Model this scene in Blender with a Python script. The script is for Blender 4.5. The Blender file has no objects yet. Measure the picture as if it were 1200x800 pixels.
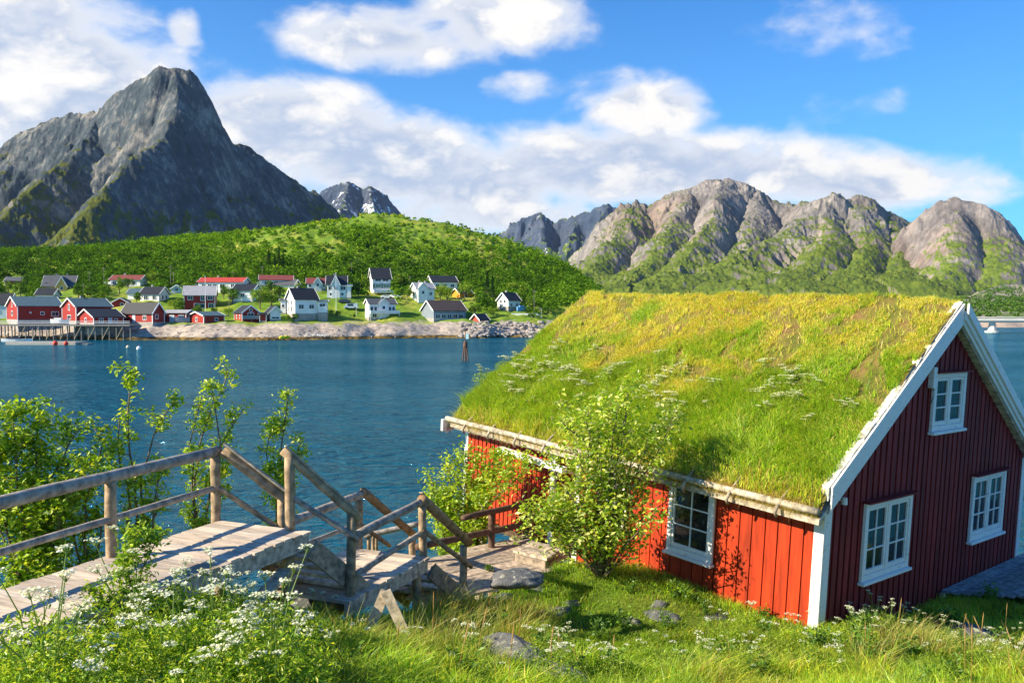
import bpy, math, random
import numpy as np
from mathutils import Matrix, Vector
R_ = math.radians
random.seed(7); rng = np.random.default_rng(11)
scene = bpy.context.scene
col = scene.collection

# ------------------------------------------------------------------ camera
CAMZ = 8.0; F = 1009.0; PITCH = math.atan(34/1009.0)
cam = bpy.data.cameras.new('camera'); camo = bpy.data.objects.new('camera', cam); col.objects.link(camo)
cam.sensor_width = 36; cam.lens = F/1200*36; cam.clip_start = .1; cam.clip_end = 60000
camo.location = (0, 0, CAMZ); camo.rotation_euler = (R_(90)-PITCH, 0, 0)
scene.camera = camo

# ------------------------------------------------------------------ sun, sky, exposure
SUN_EL = 31.0
sx, sy = -0.95, -0.31                       # horizontal direction towards the sun
SUN_AZ = math.atan2(sx, sy)                 # angle from +Y towards +X
sd = Vector((sx, sy, 0)).normalized()*math.cos(R_(SUN_EL)) + Vector((0, 0, math.sin(R_(SUN_EL))))
sun = bpy.data.lights.new('sun', 'SUN'); sun.energy = 5.0; sun.angle = R_(.5); sun.color = (1, .86, .62)
suno = bpy.data.objects.new('sun', sun); col.objects.link(suno)
suno.rotation_euler = sd.to_track_quat('Z', 'Y').to_euler(); suno.location = (-40, -10, 60)
vs = scene.view_settings
vs.view_transform = 'Standard'; vs.look = 'None'; vs.gamma = 1; vs.exposure = 1.05
try: vs.use_curve_mapping = False
except Exception: pass

class NT:
    """small helper for node trees"""
    def __init__(s, nt): s.nt = nt; s.n = nt.nodes; s.l = nt.links
    def node(s, t, **kw):
        n = s.n.new(t)
        for k, v in kw.items():
            if k.startswith('_'): setattr(n, k[1:], v)
        return n
    def put(s, sock, v):
        if isinstance(v, bpy.types.NodeSocket): s.l.new(v, sock)
        elif v is not None:
            try: sock.default_value = v
            except Exception:
                sock.default_value = tuple(v)+(1,)
    def math(s, op, a, b=None, c=None, clamp=False):
        n = s.n.new('ShaderNodeMath'); n.operation = op; n.use_clamp = clamp
        s.put(n.inputs[0], a); s.put(n.inputs[1], b)
        if c is not None: s.put(n.inputs[2], c)
        return n.outputs[0]
    def mix(s, f, a, b, mode='MIX'):
        n = s.n.new('ShaderNodeMix'); n.data_type = 'RGBA'; n.blend_type = mode
        s.put(n.inputs[0], f); s.put(n.inputs[6], a); s.put(n.inputs[7], b)
        return n.outputs[2]
    def noise(s, vec, scale, detail=4, rough=.55, dist=0.):
        n = s.n.new('ShaderNodeTexNoise')
        if vec is not None: s.l.new(vec, n.inputs['Vector'])
        n.inputs['Scale'].default_value = scale; n.inputs['Detail'].default_value = detail
        n.inputs['Roughness'].default_value = rough; n.inputs['Distortion'].default_value = dist
        return n.outputs['Fac']
    def ramp(s, f, stops):
        n = s.n.new('ShaderNodeValToRGB'); s.put(n.inputs[0], f)
        e = n.color_ramp.elements
        while len(e) < len(stops): e.new(.5)
        for q, (p, c) in zip(e, stops):
            q.position = p; q.color = (c, c, c, 1) if isinstance(c, (int, float)) else tuple(c)+(1,)
        return n.outputs[0]
    def smooth(s, v, a, b):
        n = s.n.new('ShaderNodeMapRange'); n.interpolation_type = 'SMOOTHSTEP'
        s.put(n.inputs[0], v); n.inputs[1].default_value = a; n.inputs[2].default_value = b
        return n.outputs[0]
    def vscale(s, vec, x, y, z):
        n = s.n.new('ShaderNodeMapping'); s.l.new(vec, n.inputs[0]); n.inputs['Scale'].default_value = (x, y, z)
        return n.outputs[0]

def pix_dir(px, py):
    """direction of a photograph point as azimuth / elevation (degrees)"""
    u = (400-py)/F; v = (px-600)/F
    c, s_ = math.cos(PITCH), math.sin(PITCH)
    d = Vector((v, c+u*s_, -s_+u*c)).normalized()
    return math.degrees(math.atan2(d.x, d.y)), math.degrees(math.asin(d.z))

world = bpy.data.worlds.new('World'); scene.world = world; world.use_nodes = True
def build_sky():
    w = NT(world.node_tree); w.n.clear()
    out = w.node('ShaderNodeOutputWorld'); bg = w.node('ShaderNodeBackground')
    sky = w.node('ShaderNodeTexSky'); sky.sky_type = 'NISHITA'; sky.sun_disc = False
    sky.sun_elevation = R_(SUN_EL); sky.sun_rotation = SUN_AZ
    sky.air_density = 1.0; sky.dust_density = .25; sky.ozone_density = 3.0; sky.altitude = 0
    tc = w.node('ShaderNodeTexCoord').outputs['Generated']
    sep = w.node('ShaderNodeSeparateXYZ'); w.l.new(tc, sep.inputs[0])
    az = w.math('MULTIPLY', w.math('ARCTAN2', sep.outputs[0], sep.outputs[1]), 57.2958)
    el = w.math('MULTIPLY', w.math('ARCSINE', sep.outputs[2]), 57.2958)
    # clouds live in azimuth/elevation space, each bank a soft ellipse broken up by noise
    comb = w.node('ShaderNodeCombineXYZ'); w.l.new(az, comb.inputs[0]); w.l.new(w.math('MULTIPLY', el, 1.7), comb.inputs[1])
    v = comb.outputs[0]
    n1 = w.noise(v, .15, 9, .56, .25); n2 = w.noise(v, .6, 6, .6, .2)
    nn = w.math('ADD', w.math('MULTIPLY', w.math('SUBTRACT', n1, .5), 2.6), w.math('MULTIPLY', w.math('SUBTRACT', n2, .5), .55))
    # (px, py, half width px, half height px, strength)
    banks = [(60, 95, 175, 95, 1.25), (-60, 60, 200, 130, 1.3), (40, 15, 150, 30, 1.0), (215, 35, 22, 22, .8),
             (330, 150, 150, 62, 1.3), (450, 190, 170, 62, 1.3), (560, 215, 150, 50, 1.2), (440, 45, 130, 38, 1.2), (590, 22, 115, 48, 1.15),
             (620, 102, 48, 18, .45), (750, 128, 90, 38, 1.0), (700, 195, 170, 58, 1.25), (850, 200, 170, 50, 1.2), (1000, 215, 165, 40, 1.1),
             (720, 95, 60, 16, .5), (950, 55, 50, 26, .12), (965, 132, 46, 14, .1), (1110, 222, 90, 22, .6), (560, 250, 260, 30, .9), (1330, 190, 110, 50, .7),
             (-500, 60, 300, 90, 1.1), (1900, 60, 300, 110, 1.0)]
    mask = None; low = None
    for (px, py, hw, hh, st) in banks:
        a0, e0 = pix_dir(px, py) if -200 < px < 1400 else ((px-600)/17.6, (366-py)/17.6)
        dx = w.math('DIVIDE', w.math('SUBTRACT', az, a0), hw/17.6)
        dy = w.math('DIVIDE', w.math('SUBTRACT', el, e0), hh/17.6)
        r2 = w.math('ADD', w.math('MULTIPLY', dx, dx), w.math('MULTIPLY', dy, dy))
        g = w.math('MULTIPLY', w.math('SUBTRACT', 1.0, r2), st)
        mask = g if mask is None else w.math('SMOOTH_MAX', mask, g, .3)
    # scattered banks for all the directions behind and above, so reflections and light stay natural
    rest = w.smooth(w.math('ABSOLUTE', w.math('SUBTRACT', az, 0)), 45, 75)
    mask = w.math('ADD', w.math('MULTIPLY', mask, w.math('SUBTRACT', 1, rest)), w.math('MULTIPLY', rest, -.05))
    mask = w.math('SUBTRACT', mask, w.math('MULTIPLY', w.smooth(el, 24, 34), .9))
    dens = w.math('ADD', w.math('MAXIMUM', mask, -1.4), nn)
    a = w.math('POWER', w.smooth(dens, -.2, .95), 1.15)
    a = w.math('MULTIPLY', a, w.smooth(el, -1, 1))
    # shading: thick parts of the underside go grey-violet, tops stay white
    shift = w.node('ShaderNodeVectorMath'); shift.operation = 'ADD'; w.l.new(v, shift.inputs[0]); shift.inputs[1].default_value = (-1.3, 2.6, 0)
    n3 = w.noise(shift.outputs[0], .16, 7, .58, .3)
    lit = w.smooth(w.math('ADD', w.math('SUBTRACT', n1, n3), w.math('MULTIPLY', w.math('SUBTRACT', .5, mask), .14)), -.16, .09)
    thick = w.smooth(dens, .35, 1.3)
    shade = w.math('MAXIMUM', lit, w.math('SUBTRACT', 1, thick))
    cl = w.mix(shade, (3.7, 4.4, 5.9), (8.0, 7.7, 7.4))
    # Nishita blue, a little deeper as in the photograph
    skyc = w.mix(1.0, sky.outputs[0], (.21, .88, 1.52), 'MULTIPLY')
    warmlow = w.smooth(el, 26, 3)
    skyc = w.mix(w.math('MULTIPLY', warmlow, .2), skyc, (3.6, 7.0, 9.6))
    fin = w.mix(a, skyc, cl)
    w.l.new(fin, bg.inputs[0]); bg.inputs[1].default_value = .066
    w.l.new(bg.outputs[0], out.inputs[0])
build_sky()

# ------------------------------------------------------------------ placing by ray
def P(px, py, Y):
    u = (400-py)/F; v = (px-600)/F; c, s_ = math.cos(PITCH), math.sin(PITCH)
    fy = c+u*s_; k = Y/fy
    return Vector((v*k, Y, CAMZ + (-s_+u*c)*k))
def PZ(px, py, z):
    u = (400-py)/F; c, s_ = math.cos(PITCH), math.sin(PITCH)
    fy = c+u*s_; fz = -s_+u*c
    return P(px, py, (z-CAMZ)/fz*fy)

# ------------------------------------------------------------------ materials
MATS = {}
def mat(name, fn):
    if name in MATS: return MATS[name]
    m = bpy.data.materials.new(name); m.use_nodes = True
    t = NT(m.node_tree); b = t.n.get('Principled BSDF'); o = t.n.get('Material Output')
    t.b = b; t.o = o
    t.obj = t.node('ShaderNodeTexCoord').outputs['Object']
    t.pos = t.node('ShaderNodeNewGeometry').outputs['Position']
    fn(t); MATS[name] = m
    return m
def bump(t, h, strength=.3, dist=.02):
    n = t.node('ShaderNodeBump'); n.inputs['Strength'].default_value = strength; n.inputs['Distance'].default_value = dist
    t.put(n.inputs['Height'], h); t.l.new(n.outputs[0], t.b.inputs['Normal'])
def plain(name, c, rough=.7, var=.15, scale=4., metallic=0, spec=.3):
    def fn(t):
        n = t.noise(t.pos, scale, 4)
        c2 = tuple(x*(1-var) for x in c); c3 = tuple(min(1, x*(1+var)) for x in c)
        t.put(t.b.inputs['Base Color'], t.ramp(n, [(.3, c2), (.7, c3)]))
        t.b.inputs['Roughness'].default_value = rough; t.b.inputs['Metallic'].default_value = metallic
        t.b.inputs['Specular IOR Level'].default_value = spec
    return mat(name, fn)
def leafmat(name, trans=.35, tint=(1, 1, 1), gloss=.035):
    def fn(t):
        at = t.node('ShaderNodeAttribute'); at.attribute_name = 'Col'
        c = t.mix(1, at.outputs['Color'], tint, 'MULTIPLY')
        t.n.remove(t.b)
        d = t.node('ShaderNodeBsdfDiffuse'); tr = t.node('ShaderNodeBsdfTranslucent'); g = t.node('ShaderNodeBsdfGlossy')
        t.l.new(c, d.inputs[0])
        c2 = t.mix(1, c, (1.25, 1.15, .55), 'MULTIPLY'); t.l.new(c2, tr.inputs[0])
        g.inputs['Roughness'].default_value = .45; g.inputs[0].default_value = (.8, .85, .8, 1)
        m = t.node('ShaderNodeMixShader'); m.inputs[0].default_value = trans
        t.l.new(d.outputs[0], m.inputs[1]); t.l.new(tr.outputs[0], m.inputs[2])
        m2 = t.node('ShaderNodeMixShader'); m2.inputs[0].default_value = gloss
        t.l.new(m.outputs[0], m2.inputs[1]); t.l.new(g.outputs[0], m2.inputs[2])
        t.l.new(m2.outputs[0], t.o.inputs[0])
    return mat(name, fn)
LEAF = leafmat('leaf', .5, (1.15, 1.15, 1)); GRASS = leafmat('grass', .45, (1.22, 1.2, 1)); FAR_LEAF = leafmat('far_leaf', .3, (1.25, 1.25, 1.1), .0); PETAL = leafmat('petal', .2)

def colmat(name, rough=.7, nscale=8., nvar=.25, stretch=(1, 1, 1), bmp=.25, spec=.3, streak=True):
    """uses vertex colour Col as base, broken up by noise"""
    def fn(t):
        at = t.node('ShaderNodeAttribute'); at.attribute_name = 'Col'
        v = t.vscale(t.obj, *stretch)
        n = t.noise(v, nscale, 6, .6)
        k = t.ramp(n, [(.36, 1-nvar), (.62, 1+nvar*.5)])
        c = t.mix(1, at.outputs['Color'], k, 'MULTIPLY')
        t.l.new(c, t.b.inputs['Base Color']); t.b.inputs['Roughness'].default_value = rough
        t.b.inputs['Specular IOR Level'].default_value = spec
        bump(t, n, bmp, .01)
    return mat(name, fn)
WOOD = colmat('weathered_wood', .8, 10., .5, (1, 1, 1), .7)
def plank_fn(t):
    at = t.node('ShaderNodeAttribute'); at.attribute_name = 'Col'
    mp = t.node('ShaderNodeMapping'); t.l.new(t.pos, mp.inputs[0]); mp.inputs['Rotation'].default_value = (0, 0, .401)
    v = t.vscale(mp.outputs[0], 1.3, 16, 1); n = t.noise(v, 2.2, 6, .65); n2 = t.noise(t.pos, 1.1, 5, .6)
    k = t.ramp(n, [(.34, .55), (.5, .95), (.66, 1.15)])
    c = t.mix(1, at.outputs['Color'], k, 'MULTIPLY'); c = t.mix(t.smooth(n2, .52, .7), c, t.mix(1, c, (.55, .52, .5), 'MULTIPLY'))
    t.l.new(c, t.b.inputs['Base Color']); t.b.inputs['Roughness'].default_value = .85; t.b.inputs['Specular IOR Level'].default_value = .2; bump(t, n, .3, .008)
PLANK = mat('deck_planks', plank_fn)
BARK = plain('bark', (.16, .12, .085), .9, .35, 12)
RED = colmat('red_board_paint', .68, 3., .34, (4, 4, .45), .2)
def white_fn(t):
    n = t.noise(t.vscale(t.obj, 3, 3, 8), 3, 6, .65)
    t.put(t.b.inputs['Base Color'], t.ramp(n, [(.30, (.42, .36, .27)), (.40, (.74, .73, .69)), (1, (.84, .84, .82))]))
    t.b.inputs['Roughness'].default_value = .55; bump(t, n, .2, .01)
WHITE = mat('white_board_paint', white_fn)
def glass_fn(t):
    n = t.noise(t.pos, 3, 3); t.put(t.b.inputs['Base Color'], t.ramp(n, [(.4, (.008, .012, .014)), (.65, (.03, .04, .04))]))
    t.b.inputs['Roughness'].default_value = .06; t.b.inputs['Specular IOR Level'].default_value = .45
    bump(t, t.noise(t.pos, 6, 2), .05, .02)
GLASS = mat('window_glass', glass_fn)

def turfsoil_fn(t):
    n = t.noise(t.obj, 1.6, 8, .65); n2 = t.noise(t.obj, 9, 5, .6)
    c = t.ramp(n, [(.35, (.10, .13, .02)), (.5, (.20, .17, .04)), (.68, (.24, .14, .06))])
    t.l.new(t.mix(t.math('MULTIPLY', n2, .6), c, (.10, .06, .03)), t.b.inputs['Base Color']); t.b.inputs['Roughness'].default_value = .95
    t.b.inputs['Specular IOR Level'].default_value = .1
    bump(t, n2, .6, .06)
SOIL = mat('turf_soil', turfsoil_fn)
def ground_fn(t):
    n = t.noise(t.pos, .8, 7, .6); n2 = t.noise(t.pos, 7, 6, .6)
    c = t.ramp(n, [(.3, (.06, .12, .012)), (.5, (.11, .18, .016)), (.7, (.22, .24, .03))])
    t.l.new(t.mix(t.math('MULTIPLY', n2, .5), c, (.06, .05, .02)), t.b.inputs['Base Color']); t.b.inputs['Roughness'].default_value = .95
    t.b.inputs['Specular IOR Level'].default_value = .1
    bump(t, n2, .5, .06)
GROUND = mat('meadow_ground', ground_fn)
def rock_fn(t):
    n = t.noise(t.pos, 1.5, 8, .65); n2 = t.noise(t.pos, 14, 5, .6)
    c = t.ramp(n, [(.3, (.045, .05, .055)), (.5, (.10, .105, .11)), (.72, (.22, .21, .19))])
    c = t.mix(t.smooth(n2, .56, .68), c, (.34, .34, .27))
    t.l.new(c, t.b.inputs['Base Color']); t.b.inputs['Roughness'].default_value = .85; bump(t, t.math('ADD', n, t.math('MULTIPLY', n2, .4)), .6, .08)
ROCK = mat('boulder_rock', rock_fn)

def water_fn(t):
    b = t.b
    cd = t.node('ShaderNodeCameraData')
    b.inputs['Base Color'].default_value = (.003, .075, .15, 1)
    b.inputs['Roughness'].default_value = .06; b.inputs['Specular Tint'].default_value = (.6, .9, 1, 1); b.inputs['IOR'].default_value = 1.333
    p = t.vscale(t.pos, 1, 1.0, 1)
    rot = t.node('ShaderNodeMapping'); t.l.new(t.pos, rot.inputs[0]); rot.inputs['Rotation'].default_value = (0, 0, .5); rot.inputs['Scale'].default_value = (1.0, 1.25, 1)
    p1 = rot.outputs[0]
    a = t.noise(p1, .9, 5, .6, .5); c = t.noise(p1, 3.4, 4, .6, .3); s = t.noise(p1, .12, 4, .55, .4)
    gust = t.noise(t.vscale(t.pos, .012, .035, 1), 1, 4, .5)
    mid = t.noise(p1, .38, 3, .55, .6)
    h = t.math('ADD', t.math('ADD', t.math('MULTIPLY', a, .75), t.math('MULTIPLY', c, .16)), t.math('ADD', t.math('MULTIPLY', s, 1.2), t.math('MULTIPLY', mid, 1.7)))
    h = t.math('MULTIPLY', h, t.ramp(gust, [(.35, .5), (.65, 1.15)]))
    n = t.node('ShaderNodeBump'); n.inputs['Strength'].default_value = 1; n.inputs['Distance'].default_value = .8
    t.l.new(h, n.inputs['Height']); t.n.remove(b)
    fr = t.node('ShaderNodeFresnel'); fr.inputs['IOR'].default_value = 1.333; t.l.new(n.outputs[0], fr.inputs['Normal'])
    d = t.node('ShaderNodeBsdfDiffuse'); d.inputs[0].default_value = (.0015, .066, .112, 1); t.l.new(n.outputs[0], d.inputs['Normal'])
    g = t.node('ShaderNodeBsdfGlossy'); g.inputs[0].default_value = (.5, .88, 1.0, 1); g.inputs['Roughness'].default_value = .07
    t.l.new(n.outputs[0], g.inputs['Normal'])
    m = t.node('ShaderNodeMixShader'); t.l.new(t.math('ADD', t.math('MULTIPLY', fr.outputs[0], .9), .04), m.inputs[0]); t.l.new(d.outputs[0], m.inputs[1]); t.l.new(g.outputs[0], m.inputs[2]); t.l.new(m.outputs[0], t.o.inputs[0])
WATER = mat('sea_water', water_fn)

# ------------------------------------------------------------------ mesh builders
def tagit(o, label=None, cat=None, group=None, kind=None):
    if label: o['label'] = label
    if cat: o['category'] = cat
    if group: o['group'] = group
    if kind: o['kind'] = kind
    return o
def thing(name, label, cat, loc=(0, 0, 0), rz=0, group=None):
    o = bpy.data.objects.new(name, None); col.objects.link(o); o.empty_display_size = .2
    o.location = loc; o.rotation_euler = (0, 0, rz)
    return tagit(o, label, cat, group)
def np_mesh(name, V, faces, m, cols=None, parent=None, smooth=False, fsize=None):
    """V (n,3); faces: list of arrays with equal vertex counts, or list of tuples"""
    me = bpy.data.meshes.new(name)
    V = np.asarray(V, np.float32).reshape(-1, 3)
    me.vertices.add(len(V)); me.vertices.foreach_set('co', V.ravel())
    arrs = [np.asarray(f, np.int32) for f in faces if len(f)]
    loops = np.concatenate([f.ravel() for f in arrs]); tot = np.concatenate([np.full(len(f), f.shape[1]) for f in arrs])
    st = np.concatenate([[0], np.cumsum(tot)[:-1]])
    me.loops.add(len(loops)); me.loops.foreach_set('vertex_index', loops.astype(np.int32))
    me.polygons.add(len(tot)); me.polygons.foreach_set('loop_start', st.astype(np.int32)); me.polygons.foreach_set('loop_total', tot.astype(np.int32))
    me.polygons.foreach_set('use_smooth', np.full(len(tot), bool(smooth)))
    if cols is not None:
        a = me.color_attributes.new('Col', 'FLOAT_COLOR', 'POINT')
        c = np.ones((len(V), 4), np.float32); c[:, :3] = cols; a.data.foreach_set('color', c.ravel())
    me.update(calc_edges=True); me.validate()
    me.materials.append(m)
    o = bpy.data.objects.new(name, me); col.objects.link(o)
    if parent is not None: o.parent = parent
    return o
class MB:
    """collects simple solids in one mesh"""
    def __init__(s): s.v = []; s.f = {}; s.c = []
    def add(s, vs, fs, c=(1, 1, 1)):
        b = len(s.v); s.v += [tuple(x) for x in vs]; s.c += [c]*len(vs)
        for f in fs: s.f.setdefault(len(f), []).append([b+i for i in f])
    def hexa(s, p, c=(1, 1, 1)):   # 8 points: bottom 0-3, top 4-7
        s.add(p, [(0, 3, 2, 1), (4, 5, 6, 7), (0, 1, 5, 4), (1, 2, 6, 5), (2, 3, 7, 6), (3, 0, 4, 7)], c)
    def box(s, x0, x1, y0, y1, z0, z1, c=(1, 1, 1)):
        s.hexa([(x0, y0, z0), (x1, y0, z0), (x1, y1, z0), (x0, y1, z0), (x0, y0, z1), (x1, y0, z1), (x1, y1, z1), (x0, y1, z1)], c)
    def beam(s, a, b, w, h, c=(1, 1, 1), up=(0, 0, 1), ext=0):
        a = Vector(a); b = Vector(b); d = (b-a).normalized(); a = a-d*ext; b = b+d*ext
        x = d.cross(Vector(up)).normalized(); z = x.cross(d).normalized()
        q = []
        for zz in (-h/2, h/2):
            for (p, xx) in ((a, -w/2), (a, w/2), (b, w/2), (b, -w/2)): q.append(p+x*xx+z*zz)
        s.hexa(q, c)
    def tube(s, pts, rad, n=8, c=(1, 1, 1), cap=True, wob=0):
        pts = [Vector(p) for p in pts]
        if not hasattr(rad, '__len__'): rad = [rad]*len(pts)
        b = len(s.v); ref = Vector((0, 0, 1)); d0 = (pts[-1]-pts[0]).normalized()
        if abs(d0.z) > .8: ref = Vector((1, 0, 0))
        for i, p in enumerate(pts):
            d = (pts[min(i+1, len(pts)-1)]-pts[max(i-1, 0)]).normalized()
            x = d.cross(ref).normalized(); y = x.cross(d)
            for k in range(n):
                t = 2*math.pi*k/n; r = rad[i]*(1+wob*random.uniform(-1, 1))
                s.v.append(tuple(p+x*math.cos(t)*r+y*math.sin(t)*r)); s.c.append(c)
        for i in range(len(pts)-1):
            for k in range(n):
                k2 = (k+1) % n
                s.f.setdefault(4, []).append([b+i*n+k, b+i*n+k2, b+(i+1)*n+k2, b+(i+1)*n+k])
        if cap:
            s.f.setdefault(n, []).append([b+k for k in range(n)][::-1])
            s.f.setdefault(n, []).append([b+(len(pts)-1)*n+k for k in range(n)])
    def log(s, a, b, r, c=(1, 1, 1), seg=6, n=10):
        a = Vector(a); b = Vector(b); L = (b-a).length
        pts = [a.lerp(b, i/seg)+Vector((random.uniform(-1, 1), random.uniform(-1, 1), random.uniform(-1, 1)))*r*.07*(0 < i < seg) for i in range(seg+1)]
        s.tube(pts, [r*random.uniform(.95, 1.05) for _ in pts], n, c, True, .03)
    def build(s, name, m, parent=None, smooth=False):
        return np_mesh(name, s.v, [s.f[k] for k in s.f], m, np.array(s.c), parent, smooth)
def wc(base, v=.18):
    k = random.uniform(1-v, 1+v); h = random.uniform(-.03, .03)
    return (base[0]*k*(1+h), base[1]*k, base[2]*k*(1-h))
def bevel(o, w=.004, seg=1):
    m = o.modifiers.new('bevel', 'BEVEL'); m.width = w; m.segments = seg; m.limit_method = 'ANGLE'; return o

def vnoise(x, y, seed=0):
    x = np.asarray(x, float); y = np.asarray(y, float)
    xi = np.floor(x).astype(np.int64); yi = np.floor(y).astype(np.int64); fx = x-xi; fy = y-yi
    def h(a, b):
        n = (a*374761393 + b*668265263 + seed*1442695041) & 0x7fffffff
        n = ((n ^ (n >> 13))*1274126177) & 0x7fffffff
        return ((n ^ (n >> 16)) & 0xffff)/65535.
    fx = fx*fx*(3-2*fx); fy = fy*fy*(3-2*fy)
    return (h(xi, yi)*(1-fx)+h(xi+1, yi)*fx)*(1-fy)+(h(xi, yi+1)*(1-fx)+h(xi+1, yi+1)*fx)*fy
def fbm(x, y, oct=5, seed=0, ridged=False, gain=.5):
    s = 0; a = 1; t = 0
    for i in range(oct):
        n = vnoise(x*2**i+i*17.3, y*2**i-i*9.1, seed+i)
        if ridged: n = 1-np.abs(2*n-1)
        s = s+a*n; t += a; a *= gain
    return s/t

# ------------------------------------------------------------------ near terrain
CP = [(0, 0, 6.4), (-3, 0, 6.6), (4, 0, 6.2), (-8, 0, 6.6), (9, 0, 5.6), (0, -8, 7), (-4.5, 6.5, 5.1), (-4.2, 9, 4.9), (-3.1, 10.3, 4.35), (-2.0, 10.5, 4.2),
      (-1.6, 12, 3.65), (-2.6, 11.6, 3.6), (-2.6, 9.2, 4.45), (-.6, 13.6, 3.4), (.5, 15.0, 3.45), (.3, 13.0, 3.5), (1.5, 14.1, 3.72), (2.7, 13.2, 3.55), (3.6, 12.6, 3.45), (4.35, 12.1, 3.4),
      (-3, 7, 4.95), (-1.2, 7, 4.75), (.5, 7, 4.65), (2.5, 7.5, 4.4), (4.5, 8, 4.15), (6.5, 8.5, 3.95), (0, 9.3, 4.0), (0, 11.2, 3.62), (1.6, 11, 3.5), (3.4, 10.5, 3.55), (5.3, 10.6, 3.55), (5.5, 12.2, 3.25), (6.8, 13.6, 3.02), (7.6, 12, 3.0), (9, 12, 2.9),
      (8.2, 15.5, 2.9), (9.8, 17.4, 2.9), (10.6, 18.6, 1.2), (9.4, 20, .2), (14, 18, .5), (14, 12, 2.2), (12, 6, 3.8), (12, 22, -2), (20, 12, -1), (24, 0, 2),
      (5, 15, 3.0), (3, 17, 2.6), (6, 18, 2.3), (2, 19, .3), (0, 18.2, .4), (-1.2, 17.0, 1.5), (.3, 16.9, 2.6), (4, 21, -1.5), (8, 22, -2), (0, 22, -2.5),
      (-6, 9.2, 4.6), (-5.6, 11, 3.9), (-6, 13, 2.7), (-4.4, 12.8, 3.75), (-4.2, 14.2, 3.0), (-3.2, 13.4, 3.0), (-2.4, 15, 1.6), (-8, 14, 2.3), (-8, 18, -.4), (-3.6, 17, 0), (-12, 10, 3.9), (-12, 14, 1.6), (-12, 18, -1.5), (-4, 21, -2.5), (-10, 22, -3), (-22, 6, 3.5), (-22, 14, -2), (-30, 22, -3), (0, 30, -4), (30, 30, -4), (-30, 30, -4), (30, 14, -3)]
_cp = np.array(CP, float); _A = np.sqrt(((_cp[:, None, :2]-_cp[None, :, :2])**2).sum(-1))
_wt = np.linalg.solve(np.block([[_A, np.ones((len(_cp), 1))], [np.ones((1, len(_cp))), np.zeros((1, 1))]]), np.append(_cp[:, 2], 0))
def gz(x, y):
    x = np.asarray(x, float); y = np.asarray(y, float)
    d = np.sqrt((x[..., None]-_cp[:, 0])**2+(y[..., None]-_cp[:, 1])**2+.15)
    z = d@_wt[:-1]+_wt[-1]
    return z + (fbm(x*.9, y*.9, 4, 3)-.5)*.28
def gzf(x, y): return float(gz(np.array([x]), np.array([y]))[0])
def grid_mesh(name, xs, ys, zf, m, smooth=True):
    X, Y = np.meshgrid(xs, ys); Z = zf(X, Y); n = len(xs); k = len(ys)
    V = np.stack([X, Y, Z], -1).reshape(-1, 3)
    i = np.arange(n-1)[None, :]+np.arange(k-1)[:, None]*n; i = i.ravel()
    return np_mesh(name, V, [np.stack([i, i+1, i+n+1, i+n], -1)], m, None, None, smooth)
o = grid_mesh('shore_ground', np.linspace(-30, 30, 241), np.linspace(-14, 26, 161), gz, GROUND); tagit(o, kind='structure')
wv = MB(); wv.add([(-30000, -3000, 0), (30000, -3000, 0), (30000, 45000, 0), (-30000, 45000, 0)], [(0, 1, 2, 3)])
o = wv.build('sea_water', WATER); tagit(o, kind='structure')
sb = MB(); sb.add([(-30000, -3000, -6), (30000, -3000, -6), (30000, 45000, -6), (-30000, 45000, -6)], [(0, 1, 2, 3)])
o = sb.build('seabed', GROUND); tagit(o, kind='structure')

# ------------------------------------------------------------------ far island with the village hill
def colpx(X, Y): return 600+F*X/np.maximum(Y, 1.)
CRX = [-400, -150, 0, 80, 160, 300, 360, 430, 520, 600, 650, 680, 700, 730, 765, 900]
CRZ = [30, 38, 39, 40, 42, 53, 57, 60, 56, 45, 33, 23, 14, 4, -3, -5]
def far_shore(c): return np.interp(c, [-400, 0, 130, 330, 500, 620, 700, 800], [262, 262, 250, 246, 266, 275, 290, 330])
def far_z(X, Y):
    c = colpx(X, Y); S = far_shore(c); cr = np.interp(c, CRX, CRZ)
    t = Y-S + (fbm(X*.08, Y*.08, 4, 5)-.5)*14
    low = np.interp(t, [-40, -6, 0, 3, 10, 20, 50, 95, 130], [-5, -1.5, -.1, 1.4, 4.3, 5.2, 13, 20, 30])
    u = np.clip((Y-S-60)/(480-S-60), 0, 1); u = u*u*(3-2*u)
    hi = cr*np.interp(Y, [0, 480, 620, 900], [1, 1, .75, 0])
    base = np.minimum(low, cr+3*0+0.0*low) if False else low
    z = base*(1-u)+hi*u
    z = np.minimum(z, np.maximum(cr, -3)+ 0*z)
    rough = (fbm(X*.25, Y*.25, 5, 9, True)-.5)*2.2*np.clip(t/6, 0, 1)*np.interp(t, [0, 20, 60, 200], [.35, .3, .3, 1.3])*np.where(c > 540, 2., 1.)
    z = z+(fbm(X*.06, Y*.12, 3, 61)-.5)*3.2*np.interp(t, [0, 4, 14, 22], [0, 1, 1, 0])
    z = z + rough + (fbm(X*.03, Y*.03, 3, 31)-.5)*8*u
    return np.where(Y > 880, -3, z)
def far_zf(x, y): return float(far_z(np.array([x]), np.array([y]))[0])
def hit(px, py, y0=246, y1=560):
    for Y in np.arange(y0, y1, .5):
        p = P(px, py, float(Y))
        if p.z <= far_zf(p.x, p.y): return float(Y)
    return float(y1)
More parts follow.
